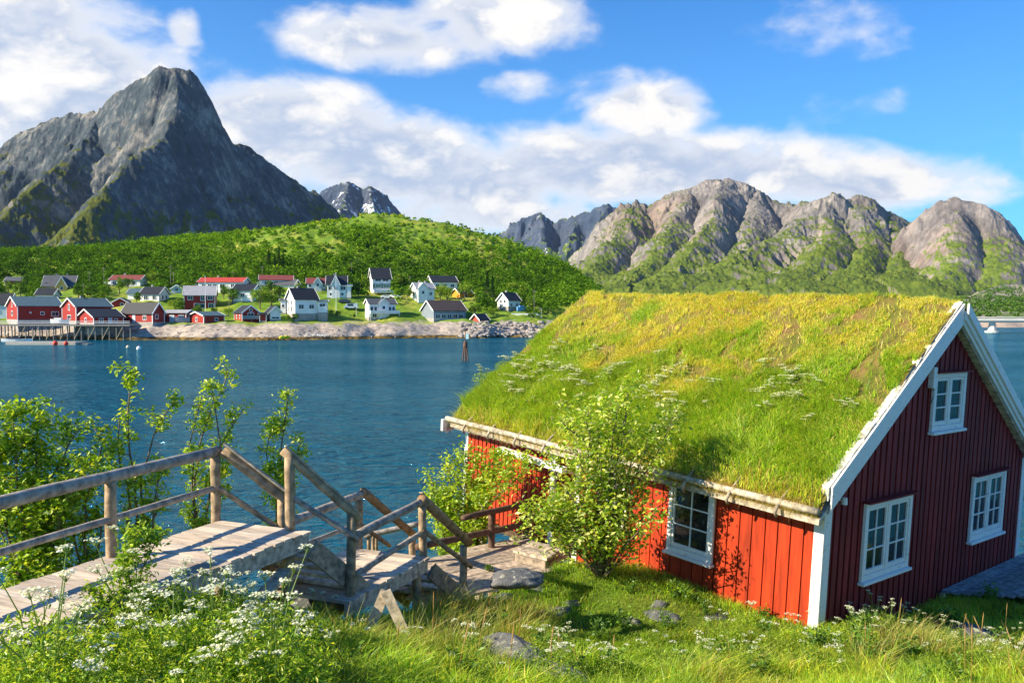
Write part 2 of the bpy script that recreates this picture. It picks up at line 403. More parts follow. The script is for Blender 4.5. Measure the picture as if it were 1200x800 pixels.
def island_fn(t):
    sep = t.node('ShaderNodeSeparateXYZ'); t.l.new(t.pos, sep.inputs[0]); z = sep.outputs[2]
    n = t.noise(t.pos, .12, 8, .6); n2 = t.noise(t.pos, .7, 6, .6); n3 = t.noise(t.pos, .03, 5, .6)
    rock = t.ramp(n2, [(.3, (.20, .165, .14)), (.45, (.36, .305, .26)), (.7, (.50, .43, .36))])
    crack = t.smooth(t.noise(t.vscale(t.pos, .2, .6, 2.2), 2, 5, .7), .53, .62)
    rock = t.mix(t.math('MULTIPLY', crack, .7), rock, (.07, .06, .06))
    tide = t.mix(t.smooth(n2, .4, .6), (.035, .03, .018), (.20, .13, .03))
    grass = t.ramp(n, [(.3, (.08, .16, .015)), (.5, (.15, .25, .02)), (.7, (.27, .30, .035))])
    grass = t.mix(t.smooth(n3, .5, .68), grass, (.34, .34, .06))
    zz = t.math('ADD', z, t.math('MULTIPLY', t.math('SUBTRACT', n, .5), 7))
    c = t.mix(t.smooth(zz, 4.0, 5.2), rock, grass)
    c = t.mix(t.smooth(z, 1.2, .6), c, tide)
    t.l.new(c, t.b.inputs['Base Color']); t.b.inputs['Roughness'].default_value = .9; t.b.inputs['Specular IOR Level'].default_value = .15
    bump(t, n2, .5, .5)
ISL = mat('island_ground', island_fn)
def fan_grid(name, c0, c1, nc, Ys, zf, m):
    c = np.linspace(c0, c1, nc); Cg, Yg = np.meshgrid(c, Ys); X = (Cg-600)/F*Yg; Z = zf(X, Yg)
    V = np.stack([X, Yg, Z], -1).reshape(-1, 3); i = (np.arange(nc-1)[None, :]+np.arange(len(Ys)-1)[:, None]*nc).ravel()
    return np_mesh(name, V, [np.stack([i, i+1, i+nc+1, i+nc], -1)], m, None, None, True)
o = fan_grid('village_hill', -500, 830, 700, np.concatenate([np.arange(225, 330, .7), np.arange(330, 560, 2.), np.arange(560, 900, 10)]), far_z, ISL); tagit(o, kind='structure')

# ------------------------------------------------------------------ mountains
def mountain_mat(name, green=.5, snow=0., rockc=((.07, .065, .07), (.17, .15, .145), (.30, .26, .24)), gz0=0, gz1=400, sc=.012, veg=(1, 1, 1)):
    def fn(t):
        sep = t.node('ShaderNodeSeparateXYZ'); t.l.new(t.pos, sep.inputs[0]); z = sep.outputs[2]
        g = t.node('ShaderNodeNewGeometry'); sn = t.node('ShaderNodeSeparateXYZ'); t.l.new(g.outputs['Normal'], sn.inputs[0])
        n = t.noise(t.pos, sc, 10, .62); n2 = t.noise(t.vscale(t.pos, 1, 1, .35), sc*7, 8, .7); n3 = t.noise(t.pos, sc*.35, 5, .6)
        rock = t.ramp(t.math('ADD', t.math('MULTIPLY', n, .5), t.math('MULTIPLY', n2, .5)), [(.36, rockc[0]), (.5, rockc[1]), (.64, rockc[2])])
        rock = t.mix(t.smooth(n3, .45, .65), rock, t.mix(1, rock, (1.1, .93, .82), 'MULTIPLY'))
        gr = t.ramp(n2, [(.35, (.06, .11, .018)), (.55, (.14, .20, .022)), (.8, (.24, .24, .05))])
        flat = t.math('ADD', sn.outputs[2], t.math('MULTIPLY', t.math('SUBTRACT', n2, .5), .9))
        flat = t.math('ADD', flat, t.math('MULTIPLY', t.math('SUBTRACT', n3, .5), .7))
        hgt = t.math('SUBTRACT', 1, t.smooth(z, gz0, gz1))
        k = t.smooth(t.math('ADD', flat, t.math('MULTIPLY', hgt, .42)), 1.12-green*.5, 1.3-green*.5)
        gr = t.mix(1, gr, veg, 'MULTIPLY')
        c = t.mix(k, rock, gr)
        if snow > 0:
            sk = t.smooth(t.math('ADD', n2, t.math('MULTIPLY', t.math('SUBTRACT', n3, .5), .9)), .74-snow*.14, .77-snow*.14)
            c = t.mix(sk, c, (.85, .87, .9))
        t.l.new(c, t.b.inputs['Base Color']); t.b.inputs['Roughness'].default_value = .95; t.b.inputs['Specular IOR Level'].default_value = .1
        bump(t, t.math('ADD', n, t.math('MULTIPLY', n2, .8)), .9, 9)
    return mat(name, fn)
def mountain(name, lines, c0, c1, nc, y0, y1, ny, m, amp=28, gul=1., rnd=25, apron=0, fq=1/140., seed=0, kmax=1.3, foot=-5, cut=None):
    """lines: polylines of (px, py, distance, slope); height = the highest ridge falling away at its slope"""
    def zf(X, Y):
        wx = X+(fbm(X*fq*1.3, Y*fq*1.3, 4, seed+50)-.5)*110; wy = Y+(fbm(X*fq*1.3+9, Y*fq*1.3, 4, seed+60)-.5)*110
        H = np.full(X.shape, -1e9); SS = np.zeros(X.shape); DD = np.zeros(X.shape); acc = 0.
        for ln in lines:
            pts = [(*P(a, b, d), k) for (a, b, d, k) in ln]
            for A, B in zip(pts[:-1], pts[1:]):
                dx, dy = B[0]-A[0], B[1]-A[1]; L2 = dx*dx+dy*dy+1e-6
                t = np.clip(((X-A[0])*dx+(Y-A[1])*dy)/L2, 0, 1)
                tw = np.clip(((wx-A[0])*dx+(wy-A[1])*dy)/L2, 0, 1)
                d = np.hypot(X-A[0]-t*dx, Y-A[1]-t*dy); dw = np.hypot(wx-A[0]-tw*dx, wy-A[1]-tw*dy)
                f = np.clip(d/120, 0, 1); dd = d*(1-f)+dw*f
                z = A[2]+(B[2]-A[2])*(t*(1-f)+tw*f); k = A[3]+(B[3]-A[3])*t
                h = z-k*(np.sqrt(dd*dd+rnd*rnd)-rnd)
                win_ = h > H; sd_ = np.sign((X-A[0])*dy-(Y-A[1])*dx)
                SS = np.where(win_, acc+tw*math.sqrt(L2)+sd_*5000, SS); DD = np.where(win_, dw, DD); acc += math.sqrt(L2)
                H = np.maximum(H, h)
        if apron: H = np.where(H < apron, apron-(apron-H)*.42, H)
        near = np.clip((H)/80, 0, 1)
        r = fbm(X*fq, Y*fq, 7, seed, True, .55)-.62
        r2 = fbm(X*fq*4+40, Y*fq*4, 5, seed+7, True, .6)-.6
        gl = fbm(SS*fq*2.4, DD*fq*.45, 5, seed+21, True, .6)-.62
        gl2 = fbm(SS*fq*9+3, DD*fq*2, 4, seed+25, True, .6)-.6
        H = H+(gl*amp*2.3+gl2*amp*1.0)*gul*np.clip(DD/90, 0, 1)*near
        top = 0.2+.8*np.clip((np.abs(wx-X)+np.abs(wy-Y))/60, 0, 1)
        H = H+(r*amp*2.0+r2*amp*1.3)*near*top+(fbm(X*fq*14, Y*fq*14, 4, seed+31, True, .6)-.6)*amp*.35*near
        # benches: steepen cliffs
        H = np.where(H > 10, H, 10+(H-10)*.25)
        return np.maximum(H, foot)
    c = np.linspace(c0, c1, nc); Ys = np.linspace(y0, y1, ny)
    o = fan_grid(name, c0, c1, nc, Ys, zf, m); return o
ML = mountain_mat('left_mountain_rock', .52, 0, ((.026, .042, .056), (.074, .092, .108), (.34, .31, .27)), 0, 500, .012, (.72, .58, .7))
pk = [(-260, 300, 1900, 1), (-120, 232, 1850, 1.1), (0, 180, 1800, 1.2), (30, 156, 1780, 1.3), (60, 141, 1750, 1.3), (100, 136, 1720, 1.4), (119, 134, 1700, 1.6), (131, 115, 1690, 2.0), (155, 98, 1670, 2.1), (188, 79, 1650, 2.1), (222, 84, 1665, 2.1),
      (232, 106, 1690, 1.9), (250, 141, 1740, 1.6), (262, 164, 1790, 1.5), (290, 173, 1850, 1.4), (330, 201, 1950, 1.2), (370, 233, 2050, 1.1), (400, 256, 2150, 1), (450, 300, 2300, 1)]
sp1 = [(205, 82, 1655, 2.1), (208, 128, 1560, 1.9), (186, 165, 1480, 1.6), (150, 192, 1400, 1.4), (120, 225, 1310, 1.3), (95, 262, 1220, 1.1), (70, 300, 1120, 1)]
sp2 = [(119, 131, 1700, 1.5), (100, 165, 1600, 1.4), (60, 200, 1500, 1.3), (20, 240, 1400, 1.2), (-30, 290, 1280, 1)]
sp3 = [(262, 164, 1790, 1.4), (275, 215, 1650, 1.3), (262, 260, 1500, 1.1), (240, 300, 1350, 1)]
sp4 = [(0, 180, 1800, 1.2), (-60, 230, 1600, 1.2), (-110, 290, 1400, 1)]
o = mountain('mountain', [pk, sp1, sp2, sp3, sp4], -260, 470, 620, 950, 2500, 420, ML, 24, .6, 12, 0, 1/150., 3); tagit(o, kind='structure')
MF = mountain_mat('far_peak_rock', .15, .45, ((.025, .04, .075), (.05, .072, .12), (.12, .135, .17)), 0, 900, .006)
fp = [(350, 262, 4300, 1.2), (385, 221, 4200, 1.3), (408, 212, 4150, 1.5), (425, 222, 4150, 1.5), (433, 219, 4150, 1.5), (452, 232, 4200, 1.3), (462, 252, 4250, 1.2), (500, 290, 4400, 1)]
o = mountain('mountain', [fp, [(408, 212, 4150, 1.5), (400, 250, 3800, 1.3), (380, 290, 3400, 1)], [(433, 219, 4150, 1.5), (440, 260, 3800, 1.2)]], 320, 520, 180, 3100, 4900, 140, MF, 40, 1., 20, 0, 1/260., 12); tagit(o, kind='structure')
MC = mountain_mat('right_mountain_rock', .42, 0, ((.085, .08, .085), (.19, .175, .17), (.36, .32, .29)), 0, 520, .009, (.85, .82, .85))
bb = [(560, 300, 4600, 1.1), (600, 266, 4500, 1.2), (615, 256, 4500, 1.3), (633, 251, 4450, 1.5), (650, 262, 4450, 1.3), (662, 257, 4400, 1.3), (675, 254, 4350, 1.4), (690, 250, 4300, 1.5), (713, 239, 4250, 1.6), (728, 248, 4250, 1.4), (760, 270, 4400, 1.2)]
o = mountain('mountain', [bb, [(633, 251, 4450, 1.4), (640, 290, 4100, 1.2), (650, 330, 3700, 1)], [(713, 239, 4250, 1.6), (690, 290, 3900, 1.3), (672, 330, 3500, 1)], [(675, 254, 4350, 1.4), (665, 300, 3900, 1.1)]], 540, 800, 260, 3200, 5200, 160, MF, 45, 1., 20, 0, 1/260., 22); tagit(o, kind='structure')
cc = [(640, 345, 3000, .9), (690, 290, 2950, 1.1), (718, 262, 2900, 1.4), (730, 240, 2880, 1.6), (742, 234, 2860, 1.6), (760, 240, 2850, 1.4), (785, 228, 2830, 1.4), (806, 222, 2820, 1.5), (830, 211, 2800, 1.7), (848, 209, 2800, 1.7), (866, 213, 2800, 1.6),
      (885, 226, 2780, 1.4), (905, 236, 2750, 1.3), (935, 240, 2720, 1.3), (960, 236, 2500, 1.4), (975, 234, 2480, 1.5), (990, 240, 2500, 1.5), (1003, 234, 2520, 1.5), (1020, 240, 2540, 1.6), (1040, 251, 2560, 1.5), (1062, 262, 2600, 1.4), (1075, 276, 2650, 1.3), (1090, 300, 2700, 1.2)]
ss = [[(742, 234, 2860, 1.4), (722, 275, 2600, 1.2), (700, 310, 2350, 1), (668, 348, 2100, .8)],
      [(806, 222, 2820, 1.4), (790, 262, 2550, 1.2), (765, 300, 2300, 1), (735, 345, 2000, .8)],
      [(848, 209, 2800, 1.6), (835, 255, 2500, 1.3), (800, 300, 2250, 1), (770, 350, 1950, .8)],
      [(885, 226, 2780, 1.3), (880, 270, 2500, 1.1), (855, 310, 2250, .9), (830, 350, 1950, .8)],
      [(967, 235, 2500, 1.3), (925, 268, 2350, 1), (870, 300, 2200, .8), (800, 345, 1950, .7)],
      [(967, 235, 2500, 1.3), (975, 275, 2250, 1.2), (940, 320, 2000, 1), (900, 352, 1800, .8)],
      [(1003, 234, 2520, 1.5), (1015, 280, 2250, 1.3), (1003, 320, 2000, 1.1), (985, 352, 1800, .9)],
      [(1040, 251, 2560, 1.5), (1055, 290, 2250, 1.3), (1052, 325, 2000, 1.1), (1045, 355, 1800, .9)]]
o = mountain('mountain', [cc]+ss, 600, 1120, 620, 1500, 3300, 430, MC, 30, .7, 32, 110, 1/170., 33); tagit(o, kind='structure')
ME = mountain_mat('dome_rock', .2, .0, ((.09, .083, .085), (.20, .18, .175), (.36, .32, .30)), 0, 420, .010)
ee = [(1072, 300, 2300, 1.5), (1078, 276, 2250, 2.4), (1090, 252, 2220, 2.6), (1105, 238, 2200, 2.3), (1118, 233, 2190, 2.3), (1135, 236, 2190, 2.2), (1155, 247, 2200, 2.1), (1168, 262, 2220, 2.0), (1180, 285, 2240, 2), (1192, 308, 2260, 1.7), (1200, 325, 2280, 1.3), (1230, 345, 2300, .8), (1400, 330, 2500, .6)]
o = mountain('mountain', [ee, [(1118, 233, 2190, 2.2), (1120, 275, 2050, 1.9), (1112, 320, 1880, 1.4), (1100, 352, 1700, .9)], [(1155, 247, 2200, 2), (1165, 295, 2020, 1.6), (1160, 340, 1800, 1)], [(1200, 325, 2280, 1), (1190, 345, 1700, .5), (1170, 360, 1100, .3)]], 1040, 1420, 420, 1000, 2700, 360, ME, 20, .35, 60, 40, 1/130., 44); tagit(o, kind='structure')
# far right shore: low green land behind the bridge
def fr_z(X, Y):
    c = colpx(X, Y); S = np.interp(c, [650, 800, 1100, 1400], [700, 620, 470, 440]); t = Y-S+(fbm(X*.05, Y*.05, 4, 77)-.5)*20
    z = np.interp(t, [-30, 0, 8, 60, 300, 900, 1500], [-4, 0, 3.0, 6.5, 16, 42, 60])
    z = z+(fbm(X*.03, Y*.03, 5, 78, True)-.5)*np.interp(t, [0, 40, 400, 1000], [1.5, 3, 12, 26])
    return np.where(c < 1180, np.minimum(z, 3+np.clip((c-1060)/120, 0, 1)**2*60), z)
def fr_fn(t):
    n = t.noise(t.pos, .05, 8, .62); n2 = t.noise(t.pos, .4, 6, .6)
    sep = t.node('ShaderNodeSeparateXYZ'); t.l.new(t.pos, sep.inputs[0])
    g = t.ramp(n2, [(.35, (.05, .10, .02)), (.6, (.12, .17, .03))])
    c = t.mix(t.smooth(n, .47, .56), g, (.30, .25, .22)); c = t.mix(t.smooth(sep.outputs[2], 3.6, 2.2), c, (.36, .28, .22))
    t.l.new(c, t.b.inputs['Base Color']); t.b.inputs['Roughness'].default_value = .95; bump(t, n2, .6, 1.5)
o = fan_grid('far_shore', 660, 1420, 500, np.concatenate([np.arange(430, 700, 3.), np.arange(700, 1900, 15.)]), fr_z, mat('far_shore_ground', fr_fn)); tagit(o, kind='structure')

# ------------------------------------------------------------------ foliage helpers
def rand_unit(n):
    v = rng.normal(size=(n, 3)); return v/np.linalg.norm(v, axis=1)[:, None]
def leaves(C, size, up=.5, asp=.55, bend=.25):
    """C centres (n,3) -> folded diamond leaves: verts (n*4,3), faces"""
    n = len(C); nrm = rand_unit(n); nrm[:, 2] = np.abs(nrm[:, 2])+up; nrm /= np.linalg.norm(nrm, axis=1)[:, None]
    t = rand_unit(n); t -= nrm*(t*nrm).sum(1)[:, None]; t /= np.linalg.norm(t, axis=1)[:, None]
    b = np.cross(nrm, t); s = size*rng.uniform(.65, 1.3, n)[:, None]
    V = np.stack([C-t*s*.5, C+b*s*asp*.5+nrm*s*bend*.3, C+t*s*.5-nrm*s*bend*.3, C-b*s*asp*.5+nrm*s*bend*.3], 1)
    i = np.arange(n)*4
    return V.reshape(-1, 3), np.concatenate([np.stack([i, i+1, i+2], -1), np.stack([i, i+2, i+3], -1)])
def mixcol(n, cols, w=None, var=.2, rep=1):
    cols = np.array(cols); k = rng.choice(len(cols), n, p=w); c = cols[k]*rng.uniform(1-var, 1+var, (n, 1))
    return np.repeat(c, rep, 0)
YG = [(.27, .42, .025), (.40, .54, .04), (.16, .29, .02), (.52, .58, .07)]
MG = [(.13, .26, .018), (.23, .38, .025), (.08, .17, .015), (.34, .45, .04)]

def bush(name, label, stems, twigs, tl, clump, nleaf, lsize, cols, group=None, cat='bush', droop=0., along=.35, rad0=.022, keep=.35):
    """stems: polylines of world points; short twigs leave them, each carrying a clump of leaves"""
    root = thing(name, label, cat, stems[0][0], 0, group); inv = Vector(stems[0][0])
    mb = MB(); C = []
    for st in stems:
        st = [Vector(p)-inv for p in st]
        # refine with wobble
        pts = [st[0]]
        for a, b in zip(st[:-1], st[1:]):
            L = (b-a).length; k = max(1, int(L/.25))
            for j in range(1, k+1):
                pts.append(a.lerp(b, j/k)+Vector(rng.normal(size=3))*.02*(j < k))
        n = len(pts); rad = [rad0*(1-.8*i/(n-1))+.002 for i in range(n)]
        mb.tube(pts, rad, 6, (1, 1, 1))
        L = sum((b-a).length for a, b in zip(pts[:-1], pts[1:]))
        for k in range(max(3, int(twigs*L))):
            f = along+(1-along)*rng.random()**.8; i = min(n-2, int(f*(n-1))); p = pts[i].lerp(pts[i+1], rng.random())
            d = Vector(rand_unit(1)[0]); d.z = abs(d.z)*.8+.25-droop; d = d.normalized()
            l = tl*rng.uniform(.35, 1.1)*(1.15-.6*f); m = p+d*l*.55+Vector(rng.normal(size=3))*.03; e = m+(d+Vector((0, 0, .35-droop))).normalized()*l*.5
            mb.tube([p, m, e], [rad[i]*.5+.001, rad[i]*.33+.001, .0015], 4, cap=False)
            nl = int(nleaf*1.7*rng.uniform(.4, 1.4))
            ctr = np.array([e, e.lerp(m, .4), e.lerp(m, .8)])[rng.choice(3, nl, p=[.55, .3, .15])]
            C.append(ctr+rng.normal(size=(nl, 3))*clump*np.array([1, 1, .8]))
        C.append(np.array(pts[-1])+rng.normal(size=(nleaf, 3))*clump)
    C = np.concatenate(C); V, Fc = leaves(C, lsize)
    mb.build('branches', BARK, root, True)
    np_mesh('foliage', V, [Fc], LEAF, mixcol(len(C), cols, None, .25, 4), root)
    return root

def blades(B, h, w, lean, cols, tipc=None, N=None):
    """B (n,3) roots; returns verts, tris+quads, cols"""
    n = len(B); a = rng.uniform(0, 2*np.pi, n); side = np.stack([np.cos(a), np.sin(a), np.zeros(n)], -1)
    up = np.zeros((n, 3)); up[:, 2] = 1
    if N is not None: up = up*.75+N*.25
    h = h[:, None]; w = w[:, None]
    L = lean
    m = B+up*h*.55+L*h*.25; t = B+up*h*.92+L*h*.95
    V = np.stack([B-side*w*.5, B+side*w*.5, m+side*w*.38, m-side*w*.38, t], 1).reshape(-1, 3)
    i = np.arange(n)*5
    C = np.repeat(cols[:, None, :], 5, 1)
    if tipc is not None: C[:, 4] = C[:, 4]*.4+np.array(tipc)*.6
    return V, [np.stack([i, i+1, i+2, i+3], -1), np.stack([i+3, i+2, i+4], -1)], C.reshape(-1, 3)

# ================================================================== THE CABIN
S = 1.3
W, H, RR, L = 5.6*S, 1.617*S, 1.98*S, 6.649*S
def rotm(rx, ry, rz):
    return Matrix.Rotation(rz, 3, 'Z')@Matrix.Rotation(ry, 3, 'Y')@Matrix.Rotation(rx, 3, 'X')
RM = rotm(R_(2.9144485), R_(.98183544), R_(39.51196751))
cabin = thing('cabin', 'red board-clad cabin with a thick flowering grass roof and white bargeboards', 'cabin')
cabin.matrix_world = Matrix.Translation((3.402*S, 9.542*S, CAMZ-3.707*S))@RM.to_4x4()
MW = cabin.matrix_world.copy()
def proj(p):
    q = MW@Vector(p); c, s_ = math.cos(PITCH), math.sin(PITCH); z = q.z-CAMZ
    d = c*q.y-s_*z; u = s_*q.y+c*z
    return 600+F*q.x/d, 400-F*u/d
def y_at(px, z=1.0, x=0.):
    lo, hi = 0., L+1
    for _ in range(40):
        m = (lo+hi)/2
        if proj((x, m, z))[0] > px: lo = m
        else: hi = m
    return lo
slope = RR/(W/2)
def roofz(x): return H+slope*(W/2-abs(x-W/2))
BZ = -.75
red = (.42, .036, .005); red_shade = (.20, .016, .016)  # second tone: same paint, darkened to put the gable's shade into the colour
# gable wall: backing sheet plus raised boards of unequal width
def gable(yw, sgn, name, lo, c0):
    mb = MB(); t = .06
    y0, y1 = (yw, yw+t) if sgn < 0 else (yw-t, yw)
    pr = [(0.02, lo), (W-.02, lo), (W-.02, H-.02), (W/2, H+RR-.03), (.02, H-.02)]
    vs_ = [(x, y0, z) for x, z in pr]+[(x, y1, z) for x, z in pr]
    mb.add(vs_, [(0, 1, 2, 3, 4), (9, 8, 7, 6, 5)]+[(i, i+5, (i+1) % 5+5, (i+1) % 5) for i in range(5)], (c0[0]*.55, c0[1]*.55, c0[2]*.55))
    x = .1
    while x < W-.14:
        w = random.uniform(.115, .135); x1 = min(x+w, W-.1); yy = sgn*.028
        z0, z1 = roofz(x)-.02, roofz(x1)-.02; ya, yb = yw+yy, yw
        if ya > yb: ya, yb = yb, ya
        b0 = lo-random.uniform(0, .03)
        mb.hexa([(x, ya, b0), (x1, ya, b0), (x1, yb, b0), (x, yb, b0), (x, ya, z0), (x1, ya, z1), (x1, yb, z1), (x, yb, z0)], wc(c0, .14))
        x = x1+random.uniform(.05, .06)
    return mb.build(name, RED, cabin)
gable(0, -1, 'gable_wall', BZ, red_shade); gable(L, 1, 'gable_wall', -.1, red)
# long front wall, with a door recess
ya, yb = y_at(676, 1.2), y_at(652, 1.2)
yb = max(yb, ya+.5)
def front(y0, y1, name, xw, lo, bw, gap, c0, x_in=.06):
    mb = MB(); mb.box(xw, xw+x_in, y0, y1, lo, H-.02, tuple(q*.5 for q in c0)); y = y0+.02
    while y < y1-.03:
        w = bw*random.uniform(.93, 1.07); e = min(y+w, y1-.01)
        mb.box(xw-.026, xw, y, e, lo-random.uniform(0, .03), H-.03, wc(c0, .12)); y = e+gap
    return mb.build(name, RED, cabin)
front(.06, ya, 'front_wall', 0, BZ, .205, .022, red)
front(yb, L-.06, 'front_wall', 0, -.02, .105, .035, red)
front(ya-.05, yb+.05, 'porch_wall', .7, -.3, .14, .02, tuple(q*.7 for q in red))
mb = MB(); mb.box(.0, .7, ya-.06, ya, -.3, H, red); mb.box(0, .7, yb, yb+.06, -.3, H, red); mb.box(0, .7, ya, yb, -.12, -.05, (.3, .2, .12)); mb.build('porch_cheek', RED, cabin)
mb = MB(); mb.box(W-.06, W, .06, L-.06, BZ, H-.02, red_shade); mb.build('rear_wall', RED, cabin)
mb = MB(); mb.box(.1, W-.1, .1, L-.1, -.25, -.12, (.12, .08, .06)); mb.build('floor', WOOD, cabin)
# corner boards
def cboard(x0, x1, y0, y1, z0, z1, name='corner_board'):
    m = MB(); m.box(x0, x1, y0, y1, z0, z1); return bevel(m.build(name, WHITE, cabin), .006)
cboard(-.045, .0, -.045, .12, BZ, H-.04); cboard(0.0, .15, -.048, -.003, BZ, H+.02); cboard(-.045, 0.0, L-.09, L+.03, -.1, H-.02)
cboard(W-.12, W+.02, -.045, 0, BZ, H-.02); cboard(W-0.0, W+.04, -.04, .1, BZ, H-.04)
cboard(-.06, .0, ya-.13, ya, -.3, H-.05, 'door_post'); cboard(-.06, .0, yb, yb+.13, -.3, H-.05, 'door_post')
m = MB(); m.box(.64, .7, ya+.08, yb-.08, -.05, 1.75); dr = bevel(m.build('door', WHITE, cabin), .01)
m = MB(); m.box(.622, .64, ya+.2, yb-.2, .9, 1.55); m.build('pane', GLASS, dr)
# windows
def window(face, a0, a1, z0, z1, sashes, cols_, rows, open_=False):
    """face 'g' gable (a = x, outward -y) or 'f' front (a = y, outward -x)"""
    def bx(m, a, b, za, zb, o0, o1, c=(1, 1, 1)):
        if face == 'g': m.box(a, b, -o1, -o0, za, zb, c)
        else: m.box(-o1, -o0, a, b, za, zb, c)
    fw = .085
    f = MB(); bx(f, a0, a1, z1-fw, z1, .03, .085); bx(f, a0, a0+fw, z0+fw, z1-fw, .03, .085); bx(f, a1-fw, a1, z0+fw, z1-fw, .03, .085); bx(f, a0, a1, z0, z0+fw, .03, .085)
    if sashes == 2: mid = (a0+a1)/2; bx(f, mid-.035, mid+.035, z0+fw, z1-fw, .03, .08)
    win = bevel(f.build('window', WHITE, cabin), .006)
    s = MB(); bx(s, a0-.03, a1+.03, z0-.05, z0-.003, .03, .14); bevel(s.build('sill', WHITE, win), .006)
    s = MB(); bx(s, a0-.05, a1+.05, z1+.004, z1+.03, .03, .17)
    hd = s.build('drip_board', RED if face == 'g' else WHITE, win)
    hd.data.color_attributes['Col'].data.foreach_set('color', list((*red_shade, 1))*8) if face == 'g' else None
    inner = [(a0+fw, mid-.035), (mid+.035, a1-fw)] if sashes == 2 else [(a0+fw, a1-fw)]
    g = MB(); sa = MB(); mu = MB()
    for (p, q) in inner:
        sw = .05 if sashes == 2 else .045
        bx(sa, p+.004, p+sw, z0+fw+.004, z1-fw-.004, .03, .066); bx(sa, q-sw, q-.004, z0+fw+.004, z1-fw-.004, .03, .066)
        bx(sa, p+sw, q-sw, z0+fw+.004, z0+fw+sw+.03, .03, .066); bx(sa, p+sw, q-sw, z1-fw-sw, z1-fw-.004, .03, .066)
        bx(g, p+sw-.01, q-sw+.01, z0+fw+sw, z1-fw-sw+.01, .03, .038)
        pi, qi = p+sw, q-sw; zi, zj = z0+fw+sw+.03, z1-fw-sw
        for k in range(1, cols_): c_ = pi+(qi-pi)*k/cols_; bx(mu, c_-.011, c_+.011, zi, zj, .038, .058)
        for k in range(1, rows):
            c_ = zi+(zj-zi)*k/rows
            for j in range(cols_):
                l_ = pi+(qi-pi)*j/cols_+(.0115 if j else 0); r_ = pi+(qi-pi)*(j+1)/cols_-(.0115 if j < cols_-1 else 0)
                bx(mu, l_, r_, c_-.011, c_+.011, .038, .056)
    bevel(sa.build('sash', WHITE, win), .004); g.build('pane', GLASS, win); mu.build('muntins', WHITE, win)
    return win
window('g', .817*S, 1.959*S, .56*S, 1.498*S, 2, 2, 3)
window('g', 3.74*S, 4.841*S, .594*S, 1.512*S, 2, 2, 3)
window('g', 2.325*S, 3.245*S, 2.232*S, 2.982*S, 2, 1, 3)
window('f', 1.432*S, 2.157*S, .508*S, 1.472*S, 1, 2, 3)
# small porch-side window half hidden by the bush
window('f', ya-1.35, ya-.65, .75, 1.6, 1, 2, 2)
# box and cable beside the upper window, lamp by the corner
m = MB(); m.box(2.325*S-.16, 2.325*S-.04, -.13, -.03, 2.99*S-.25, 2.99*S+.1); bevel(m.build('meter_box', WHITE, cabin), .01)
m = MB(); m.tube([(2.325*S-.06, -.06, 2.99*S-.2), (2.325*S+.03, -.07, 2.99*S-.34), (2.325*S-.04, -.06, 2.99*S-.5)], .006, 6); m.build('cable', plain('black_rubber', (.02, .02, .02)), cabin)
m = MB(); m.tube([(.36, -.03, H-.02), (.36, -.1, H-.02)], .02, 8); m.tube([(.36, -.1, H-.07), (.36, -.1, H+.03)], [.045, .04], 10); lp = m.build('wall_lamp', WHITE, cabin)
# piles under the seaward end
for (x, y) in ((.3, L-.3), (.3, L-2.6), (W/2, L-.3), (W-.3, L-.3), (.3, L-1.4), (W-.3, L-3)):
    m = MB(); m.log((x, y, -4.5), (x, y, -.25), .10, wc((.42, .36, .26))); m.build('pile', WOOD, cabin, True)
m = MB(); m.box(.1, .25, yb, L-.1, -.25, -.12, (.3, .2, .12)); m.build('sill_beam', WOOD, cabin)
# roof deck, bargeboards, eaves
oy0, oy1 = -.20, L+.17; ex = -.36
def rp(x, y, off=0.):                       # a point above the roof plane, off measured upward
    return (x, y, roofz(x)+off)
m = MB()
for (xa, xb) in ((ex, W/2), (W/2, W-ex)):
    m.hexa([rp(xa, oy0+.05, .02), rp(xb, oy0+.05, .02), rp(xb, oy1-.05, .02), rp(xa, oy1-.05, .02), rp(xa, oy0+.05, .08), rp(xb, oy0+.05, .08), rp(xb, oy1-.05, .08), rp(xa, oy1-.05, .08)], (.5, .45, .36))
m.build('roof_boards', WOOD, cabin)
def barge(y, side, h0, h1, t=.035, name='bargeboard', x_end=-.3):
    """board in the plane y, from eave to ridge; h0..h1 above the roof plane"""
    m = MB(); xe, xr = (x_end, W/2) if side == 'l' else (W-x_end, W/2)
    q = [(xe, y, roofz(xe)+h0), (xr, y, roofz(xr)+h0), (xr, y, roofz(xr)+h1), (xe, y, roofz(xe)+h1)]
    q2 = [(a, b+t, c) for a, b, c in q]
    if side == 'r': q, q2 = q[::-1], q2[::-1]
    m.add(q+q2, [(0, 1, 2, 3), (7, 6, 5, 4), (0, 4, 5, 1), (1, 5, 6, 2), (2, 6, 7, 3), (3, 7, 4, 0)])
    return bevel(m.build(name, WHITE, cabin), .005)
barge(oy0, 'l', .02, .37, x_end=-.16); barge(oy0, 'r', .02, .15, x_end=-.35); barge(oy0-.036, 'r', .1, .25, x_end=-.35); barge(oy0-.072, 'r', .2, .38, x_end=-.35)
barge(oy1, 'l', -.08, .13, x_end=-.45); barge(oy1, 'r', -.08, .13)
# soffit closing the gap between gable wall and bargeboard
m = MB()
for (xa, xb) in ((-.16, W/2), (W/2, W+.3)):
    m.hexa([rp(xa, oy0+.036, -.02), rp(xb, oy0+.036, -.02), rp(xb, -.002, -.02), rp(xa, -.002, -.02), rp(xa, oy0+.036, .015), rp(xb, oy0+.036, .015), rp(xb, -.002, .015), rp(xa, -.002, .015)], (.5, .47, .4))
m.build('soffit', WOOD, cabin)
